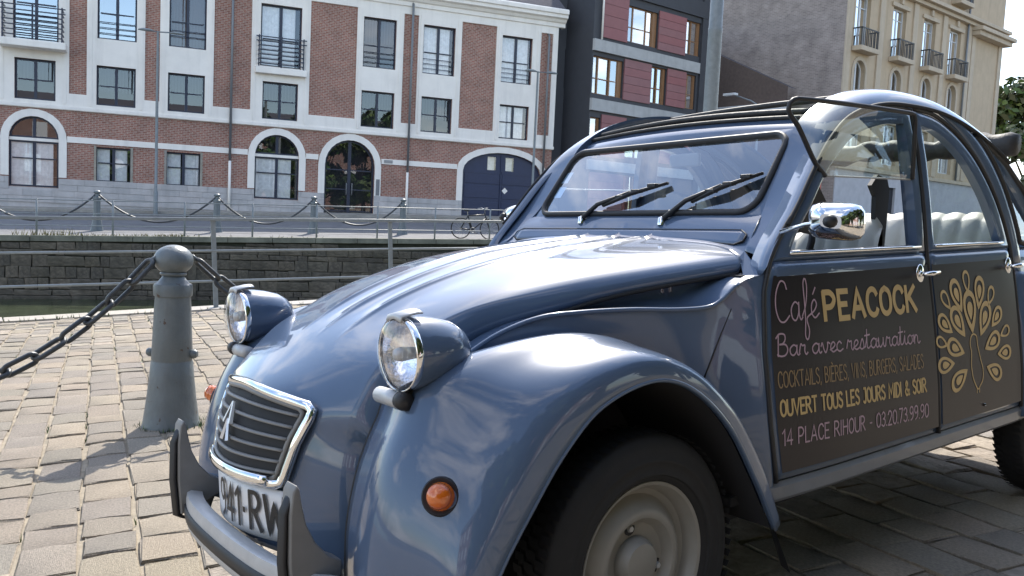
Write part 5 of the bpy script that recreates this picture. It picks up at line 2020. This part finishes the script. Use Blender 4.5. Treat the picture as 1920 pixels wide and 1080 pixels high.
def along(prof_):
    rws = []
    for i, p in enumerate(plan):
        t = plan[min(i + 1, 71)] - plan[max(i - 1, 0)]
        t = t / np.linalg.norm(t)
        inw = np.array([-t[1], t[0]])
        if inw[0] < 0:
            inw = -inw
        rws.append([(p[0] + inw[0] * a, p[1] + inw[1] * a, ZB + b) for a, b in prof_])
    return rws


bumper = cp(MB().grid(along(prof[:5] + prof[7:])), 'bumper', M_STEELG, angle=50)
MB().grid(along([(.002, .062), (-.005, .060), (-.007, .044), (-.005, .028), (.002, .026)])).build('bumper_strip', M_RUBBER, bumper, smooth=True)
for s_ in (-1, 1):
    y0 = .370 * s_
    pro = [(-.690, .302), (-.694, .40), (-.690, .50), (-.683, .548), (-.674, .562), (-.668, .552), (-.664, .52), (-.655, .475), (-.636, .432), (-.605, .395), (-.575, .378), (-.575, .345), (-.66, .31)]
    n = len(pro)
    mb = MB()
    lay = [(-.026, .86), (-.021, 1.0), (.021, 1.0), (.026, .86)]
    cen = (-.665, .40)
    v = []
    for dy, k in lay:
        for x, z in pro:
            v.append((cen[0] + (x - cen[0]) * (1 - (1 - k) * .25), y0 + dy, cen[1] + (z - cen[1]) * (1 - (1 - k) * .12)))
    f = [(r * n + k, r * n + (k + 1) % n, (r + 1) * n + (k + 1) % n, (r + 1) * n + k) for r in range(3) for k in range(n)] + [tuple(range(n)), tuple(reversed(range(3 * n, 4 * n)))]
    mb.add(v, f)
    ov = cp(mb, 'overrider', M_PLAST, angle=30)
    bevel(ov, .005)
    mb = MB()
    mb.grid([[(-.701 + .004 * abs(u) * 2 + dx, y0 + u * .015, z) for u in (-1, -.6, 0, .6, 1)] for z, dx in ((.292, .02), (.302, .002), (.40, -.003), (.50, .003), (.528, .016), (.532, .03))])
    o = mb.build('rubber_face', M_RUBBER, ov, smooth=True)
    solidify(o, .008, 1)

# ------------------------------------------------------------------ wing mirrors
for s_ in (-1, 1):
    root = Vector((.60, .655 * s_, 1.065)) if s_ < 0 else Vector((.66, .63, 1.085))
    c = Vector((.62, .80 * s_, 1.093)) if s_ < 0 else Vector((.775, .73, 1.112))
    ax = Vector((.30, .95 * s_, 0)).normalized()           # along the glass
    nb = Vector((.95, -.30 * s_, 0)).normalized()           # towards the driver
    m = MB()
    rr_ = []
    for t in np.linspace(0, 1, 9):
        k = math.cos(t * math.pi / 2) ** .55
        ring_ = []
        for a in np.linspace(0, 2 * math.pi, 25)[:-1]:
            ca, sa = math.cos(a), math.sin(a)
            e = 4.0
            r = 1 / (abs(ca) ** e + abs(sa) ** e) ** (1 / e)
            p = c + ax * (ca * r * .070 * (.38 + .62 * k)) + Vector((0, 0, 1)) * (sa * r * .049 * (.35 + .65 * k) - .004 * ca) - nb * (t * .062 - .02)
            ring_.append(tuple(p))
        rr_.append(ring_)
    m.grid(rr_, closed_u=True)
    m.add(rr_[-1], [tuple(range(24))])
    wm = cp(m, 'wing_mirror', M_CHROME, angle=55)
    g = [tuple(Vector(p) + nb * .001) for p in rr_[0]]
    MB().add(g, [tuple(range(24))]).build('mirror_glass', M_CHROME, wm)
    tip = c - nb * .045
    MB().tube([root, root.lerp(tip, .5) + Vector((0, 0, .006)), tip], [.007, .0055, .0055], 8).build('mirror_stalk', M_CHROME, wm, smooth=True)
    MB().lathe([(0, .016), (.014, .012), (.017, 0), (.014, -.012), (0, -.016)], 12, 'X', tuple(tip)).build('mirror_joint', M_RUBBER, wm, smooth=True)

# ------------------------------------------------------------------ wipers
for base, el, tipp in (((.221, -.09), (.170, .10), (-.10, .39)), ((-.159, -.11), (-.225, .12), (-.462, .46))):
    b0, b1, b2 = wsp(*base, .014), wsp(*el, .022), wsp(*tipp, .014)
    mid = wsp((el[0] + tipp[0]) / 2, (el[1] + tipp[1]) / 2, .028)
    w = MB().tube([b0, b1, mid], [.011, .010, .007], 8, flat=(.8, 1)).build('wiper', M_RUBBER, car, smooth=True)
    a0 = wsp(el[0] + (tipp[0] - el[0]) * .08, el[1] + (tipp[1] - el[1]) * .08 - .02, .012)
    MB().tube([a0, mid + Vector((0, 0, -.006)), b2], [.005, .008, .005], 6, flat=(1, 2.2)).build('wiper_blade', M_RUBBER, w, smooth=True)
    for t in (.3, .55, .8):
        q = a0.lerp(b2, t) + Vector((-.006, 0, .008))
        MB().box(-.012, .012, -.018, .018, -.006, .006, .003).map(lambda x, y, z: (q.x + x, q.y + y, q.z + z)).build('blade_clip', M_RUBBER, w)
    MB().lathe([(0, .016), (.011, .012), (.013, -.01)], 12, 'Z', (b0.x, b0.y, b0.z - .004)).build('wiper_spindle', M_CHROME, w, smooth=True)

# ================================================================== lettering
def S(*p):
    return ('s', p)


def P(*p):
    return ('p', p)


GL = {
    'A': (.50, [P((0, 0), (.25, 1), (.5, 0)), P((.09, .33), (.41, .33))]),
    'B': (.44, [P((0, 0), (0, 1)), S((0, 1), (.24, .98), (.35, .78), (.26, .57), (0, .53)), S((0, .53), (.28, .5), (.42, .27), (.28, .03), (0, 0))]),
    'C': (.44, [S((.43, .80), (.36, .95), (.22, 1), (.07, .86), (0, .5), (.07, .14), (.22, 0), (.36, .05), (.43, .20))]),
    'D': (.44, [P((0, 0), (0, 1)), S((0, 1), (.22, .98), (.42, .7), (.42, .3), (.22, .02), (0, 0))]),
    'E': (.38, [P((.37, 1), (0, 1), (0, 0), (.37, 0)), P((0, .52), (.3, .52))]),
    'È': (.38, [P((.37, 1), (0, 1), (0, 0), (.37, 0)), P((0, .52), (.3, .52)), P((.1, 1.25), (.25, 1.12))]),
    'G': (.46, [S((.43, .80), (.36, .95), (.22, 1), (.07, .86), (0, .5), (.07, .14), (.22, 0), (.38, .07), (.44, .3)), P((.44, .3), (.44, .45), (.27, .45))]),
    'H': (.44, [P((0, 0), (0, 1)), P((.42, 0), (.42, 1)), P((0, .52), (.42, .52))]),
    'I': (.08, [P((.02, 0), (.02, 1))]),
    'J': (.30, [S((.26, 1), (.26, .5), (.25, .14), (.14, 0), (0, .1)), P((.1, 1), (.27, 1))]),
    'K': (.44, [P((0, 0), (0, 1)), P((.42, 1), (.01, .45)), P((.12, .60), (.44, 0))]),
    'L': (.34, [P((0, 1), (0, 0), (.33, 0))]),
    'M': (.56, [P((0, 0), (.04, 1), (.28, .3), (.52, 1), (.56, 0))]),
    'N': (.46, [P((0, 0), (0, 1), (.44, 0), (.44, 1))]),
    'O': (.46, [S((.23, 1), (.06, .86), (0, .5), (.06, .14), (.23, 0), (.40, .14), (.46, .5), (.40, .86), (.23, 1))]),
    'P': (.42, [P((0, 0), (0, 1)), S((0, 1), (.26, .98), (.40, .74), (.27, .48), (0, .45))]),
    'R': (.44, [P((0, 0), (0, 1)), S((0, 1), (.26, .98), (.38, .76), (.27, .53), (0, .5)), P((.16, .51), (.44, 0))]),
    'S': (.38, [S((.36, .84), (.24, 1), (.06, .92), (.03, .7), (.18, .54), (.34, .4), (.36, .16), (.2, 0), (.0, .14))]),
    'T': (.42, [P((0, 1), (.42, 1)), P((.21, 1), (.21, 0))]),
    'U': (.44, [S((0, 1), (0, .35), (.06, .08), (.22, 0), (.38, .08), (.44, .35), (.44, 1))]),
    'V': (.48, [P((0, 1), (.24, 0), (.48, 1))]),
    'W': (.66, [P((0, 1), (.15, 0), (.33, .8), (.51, 0), (.66, 1))]),
    '&': (.52, [S((.50, 0), (.2, .55), (.12, .8), (.22, 1), (.34, .82), (.22, .58), (.02, .28), (.14, 0), (.34, .06), (.48, .38))]),
    '0': (.40, [S((.2, 1), (.04, .84), (0, .5), (.04, .16), (.2, 0), (.36, .16), (.4, .5), (.36, .84), (.2, 1))]),
    '1': (.22, [P((0, .78), (.17, 1), (.17, 0))]),
    '2': (.38, [S((.0, .76), (.08, .95), (.22, 1), (.36, .82), (.3, .55), (.0, .0)), P((0, 0), (.38, 0))]),
    '3': (.38, [S((.02, .86), (.18, 1), (.34, .84), (.30, .6), (.15, .53)), S((.15, .53), (.34, .45), (.36, .18), (.2, 0), (.0, .12))]),
    '4': (.42, [P((.30, 0), (.30, 1), (0, .28), (.42, .28))]),
    '7': (.36, [P((0, 1), (.36, 1), (.10, 0))]),
    '9': (.40, [S((.38, .66), (.2, .46), (.03, .62), (.06, .9), (.2, 1), (.35, .9), (.39, .6), (.34, .2), (.12, 0))]),
    '.': (.06, [P((.02, 0), (.02, .06))]),
    ',': (.08, [P((.04, .07), (0, -.12))]),
    '-': (.24, [P((.02, .42), (.22, .42))]),
    '·': (.16, [P((.05, .42), (.05, .50))]),
    ' ': (.22, []),
}
SG = {
    'C': (.56, [S((.50, .80), (.44, .97), (.28, 1.0), (.08, .72), (.02, .35), (.12, .05), (.3, .0), (.52, .14))]),
    'B': (.56, [S((.06, .0), (.10, .5), (.14, .95)), S((.02, .8), (.18, .98), (.40, .95), (.42, .72), (.30, .55), (.16, .52)), S((.16, .52), (.42, .5), (.5, .26), (.38, .04), (.18, .0), (.03, .08))]),
    'a': (.46, [S((.36, .38), (.22, .46), (.05, .3), (.06, .08), (.18, 0), (.32, .16), (.37, .44)), S((.37, .44), (.35, .12), (.40, .0), (.48, .06))]),
    'f': (.36, [S((.0, .08), (.18, .35), (.30, .78), (.26, 1.02), (.17, .92), (.15, .5), (.12, 0), (.06, -.42), (.15, -.52), (.24, -.3), (.18, .0), (.38, .12))]),
    'e': (.34, [S((0, .1), (.18, .2), (.28, .34), (.2, .46), (.07, .34), (.05, .12), (.17, 0), (.36, .1))]),
    'é': (.34, [S((0, .1), (.18, .2), (.28, .34), (.2, .46), (.07, .34), (.05, .12), (.17, 0), (.36, .1)), P((.17, .60), (.30, .76))]),
    'r': (.38, [S((0, .1), (.10, .48), (.17, .40), (.28, .42), (.26, .15), (.32, 0), (.40, .08))]),
    'v': (.44, [S((0, .30), (.07, .45), (.14, .12), (.22, 0), (.33, .28), (.34, .46), (.46, .40))]),
    'c': (.34, [S((.29, .36), (.19, .46), (.05, .3), (.06, .08), (.18, 0), (.36, .1))]),
    's': (.34, [S((0, .05), (.18, .48), (.25, .26), (.23, .05), (.1, 0), (.04, .07)), S((.22, .04), (.36, .1))]),
    't': (.30, [S((0, .1), (.11, .5), (.15, .92)), S((.15, .92), (.11, .12), (.18, 0), (.31, .1)), P((.0, .62), (.30, .66))]),
    'u': (.46, [S((0, .30), (.06, .45), (.06, .12), (.15, 0), (.30, .2), (.34, .45)), S((.34, .45), (.34, .1), (.40, 0), (.48, .08))]),
    'i': (.25, [S((0, .1), (.09, .45), (.09, .1), (.16, 0), (.26, .1)), P((.115, .62), (.125, .68))]),
    'o': (.40, [S((.2, .46), (.05, .32), (.06, .08), (.19, 0), (.32, .14), (.31, .36), (.2, .46), (.28, .40), (.41, .42))]),
    'n': (.44, [S((0, .1), (.07, .46), (.07, .0)), S((.07, .2), (.18, .44), (.28, .36), (.28, .1), (.35, 0), (.45, .1))]),
    ' ': (.22, []),
}


def strokes(text, font, gap):
    x, out = 0, []
    for ch in text:
        w, st = font[ch]
        for kind, pts in st:
            q = [(x + a, b) for a, b in pts]
            if kind == 's':
                q = [tuple(p) for p in spline(q, max(10, 5 * len(q)))]
            out.append(q)
        x += w + gap
    return out, x - gap


def ribbon(mb, pts, w, place, lift):
    """flat strip of width w along pts, mitred, square ends"""
    P_ = [np.array(p, float) for p in pts]
    Q_ = [P_[0]]
    for p in P_[1:]:
        if np.linalg.norm(p - Q_[-1]) > 1e-5:
            Q_.append(p)
    P_ = Q_
    if len(P_) < 2:
        return
    d = [(b - a) / np.linalg.norm(b - a) for a, b in zip(P_, P_[1:])]
    P_[0] = P_[0] - d[0] * w * .3
    P_[-1] = P_[-1] + d[-1] * w * .3
    v, f = [], []
    for i, p in enumerate(P_):
        if i == 0:
            n = np.array([-d[0][1], d[0][0]])
            k = 1
        elif i == len(P_) - 1:
            n = np.array([-d[-1][1], d[-1][0]])
            k = 1
        else:
            t = d[i - 1] + d[i]
            if np.linalg.norm(t) < .2:
                t = d[i]
            t = t / np.linalg.norm(t)
            n = np.array([-t[1], t[0]])
            k = min(1.7, 1 / max(.35, abs(n @ np.array([-d[i][1], d[i][0]]))))
        v += [place(*(p + n * w / 2 * k), lift), place(*(p - n * w / 2 * k), lift)]
        if i:
            f.append((2 * i - 2, 2 * i - 1, 2 * i + 1, 2 * i))
    mb.add(v, f)


def write(parent, text, font, x0, x1, z0l, z0r, cap, weight, material, surf, gap=.12, name='lettering'):
    """text from x0 to x1, baseline z0l..z0r, cap height cap; surf(x,z,lift)->point"""
    st, tot = strokes(text, font, gap)
    sx = (x1 - x0) / tot
    mb = MB()
    for i, q in enumerate(st):
        pts = [(x0 + a * sx, z0l + (z0r - z0l) * (a / tot) + b * cap) for a, b in q]
        dn = [pts[0]]
        for p in pts[1:]:
            L = math.dist(p, dn[-1])
            m = max(1, int(L / .03))
            a = dn[-1]
            for k in range(1, m + 1):
                dn.append((a[0] + (p[0] - a[0]) * k / m, a[1] + (p[1] - a[1]) * k / m))
        ribbon(mb, dn, weight, surf, .0010 + .00012 * (i % 5))
    return mb.build(name, material, parent, fix=False)


for s_ in (-1,):
    dF, dR = DOORS[('front', s_)], DOORS[('rear', s_)]

    def sf(x, z, lift):
        return on_side(x, z, .0125 + lift, s_)

    # black sign panels
    g_ = [[sf(x, z, 0) for x in np.linspace(door_edge_front(z) + .014, 1.386, 24)] for z in np.linspace(.425, .948, 20)]
    MB().grid(g_).build('sign_panel', M_SIGN, dF, smooth=True)
    g_ = [[sf(x, z, 0) for x in np.linspace(1.414, 2.008, 20)] for z in np.linspace(.425, .948, 20)]
    MB().grid(g_).build('sign_panel', M_SIGN, dR, smooth=True)
    write(dF, 'Café', SG, .572, .755, .823, .826, .108, .0046, M_PINK, sf, gap=.0)
    write(dF, 'PEACOCK', GL, .785, 1.285, .816, .808, .076, .0165, M_GOLD, sf, gap=.16)
    write(dF, 'Bar avec restauration', SG, .560, 1.290, .735, .705, .060, .0046, M_PINK, sf, gap=.0)
    write(dF, 'COCKTAILS, BIÈRES, VINS, BURGERS, SALADES', GL, .558, 1.300, .652, .626, .042, .0040, M_GOLD2, sf, gap=.12)
    write(dF, 'OUVERT TOUS LES JOURS MIDI & SOIR', GL, .560, 1.308, .577, .550, .041, .0072, M_GOLD, sf, gap=.13)
    write(dF, '14 PLACE RIHOUR - 03.20.73.99.90', GL, .562, 1.318, .498, .468, .042, 0.0048, M_PINK, sf, gap=.13)

    # peacock: a fan of eye feathers over a slim body
    mb = MB()
    K = [0]

    def drop(cx, cz, L, ang, fill, hollow=.5):
        """tear drop, point towards the body; ring with an inner eye"""
        out = []
        for t in np.linspace(0, 2 * math.pi, 29)[:-1]:
            r = L * .5
            px = r * .70 * math.sin(t) * math.sin(t / 2) ** .9
            pz = -r * math.cos(t)
            out.append((px, pz))
        ca, sa = math.cos(ang), math.sin(ang)

        def pl(px, pz, k, dz=0):
            pz = pz * k + dz
            px = px * k
            return (cx + (px * ca + pz * sa) * 1.12, cz + (-px * sa + pz * ca))
        n = len(out)
        K[0] += 1
        lift = .001 + .0002 * (K[0] % 4)
        o = [sf(*pl(px, pz, 1), lift) for px, pz in out]
        i = [sf(*pl(px, pz, .66, .035 * L), lift) for px, pz in out]
        mb.add(o + i, [(k, (k + 1) % n, n + (k + 1) % n, n + k) for k in range(n)])
        if fill:
            e = [sf(*pl(px, pz, .42, .02 * L), lift) for px, pz in out]
            mb.add(e, [tuple(range(n))])

    # each feather: offset from the body top, size, with eye or plain
    cx0, cz0 = 1.650, .635
    F = [(1.638, .879, .072, 0), (1.56, .837, .108, 1), (1.722, .838, .106, 1), (1.482, .826, .070, 0), (1.804, .822, .070, 0),
         (1.643, .778, .132, 1), (1.462, .748, .088, 1), (1.552, .749, .112, 1), (1.742, .746, .118, 1), (1.834, .745, .088, 1),
         (1.890, .689, .066, 0), (1.430, .692, .064, 0), (1.521, .665, .100, 1), (1.789, .662, .102, 1), (1.876, .616, .088, 1),
         (1.450, .618, .090, 1), (1.535, .562, .102, 1), (1.789, .560, .098, 1)]
    for x, z, L, fl2 in F:
        a = math.atan2((x - cx0) / 1.1, z - cz0 + .02)
        drop(x, z, L * 1.12, a, fl2)
    body = [(1.652, .702), (1.672, .692), (1.676, .660), (1.690, .615), (1.704, .575), (1.698, .540), (1.678, .522), (1.664, .512), (1.648, .526), (1.628, .556), (1.622, .600), (1.628, .640), (1.622, .672), (1.634, .696), (1.652, .702)]
    ribbon(mb, [tuple(p) for p in spline(body, 60)], .0052, sf, .0012)
    for dx in (-.008, .010):
        ribbon(mb, [(1.663 + dx, .518), (1.663 + dx, .500)], .004, sf, .0012)
    mb.build('peacock_emblem', M_GOLD, dR, fix=False)
    MB().tube([sf(1.705, .452, .001), sf(1.71, .452, .004)], .005, 8).build('sign_rivet', M_CHROME, dR)

# plate characters


def plate_pt(y, z, lift):
    return (xnose(y, z) - .0165 - lift, y, z)


st, tot = strokes('941·RW', GL, .16)
mb = MB()
for i, q in enumerate(st):
    pts = [(.080 - a * .085, .376 + b * .090) for a, b in q]
    dn = [pts[0]]
    for p in pts[1:]:
        L = math.dist(p, dn[-1])
        m = max(1, int(L / .012))
        a = dn[-1]
        for k in range(1, m + 1):
            dn.append((a[0] + (p[0] - a[0]) * k / m, a[1] + (p[1] - a[1]) * k / m))
    ribbon(mb, dn, .0108, plate_pt, .0005 + .0002 * (i % 4))
mb.build('plate_characters', M_PLTXT, plate, fix=False)
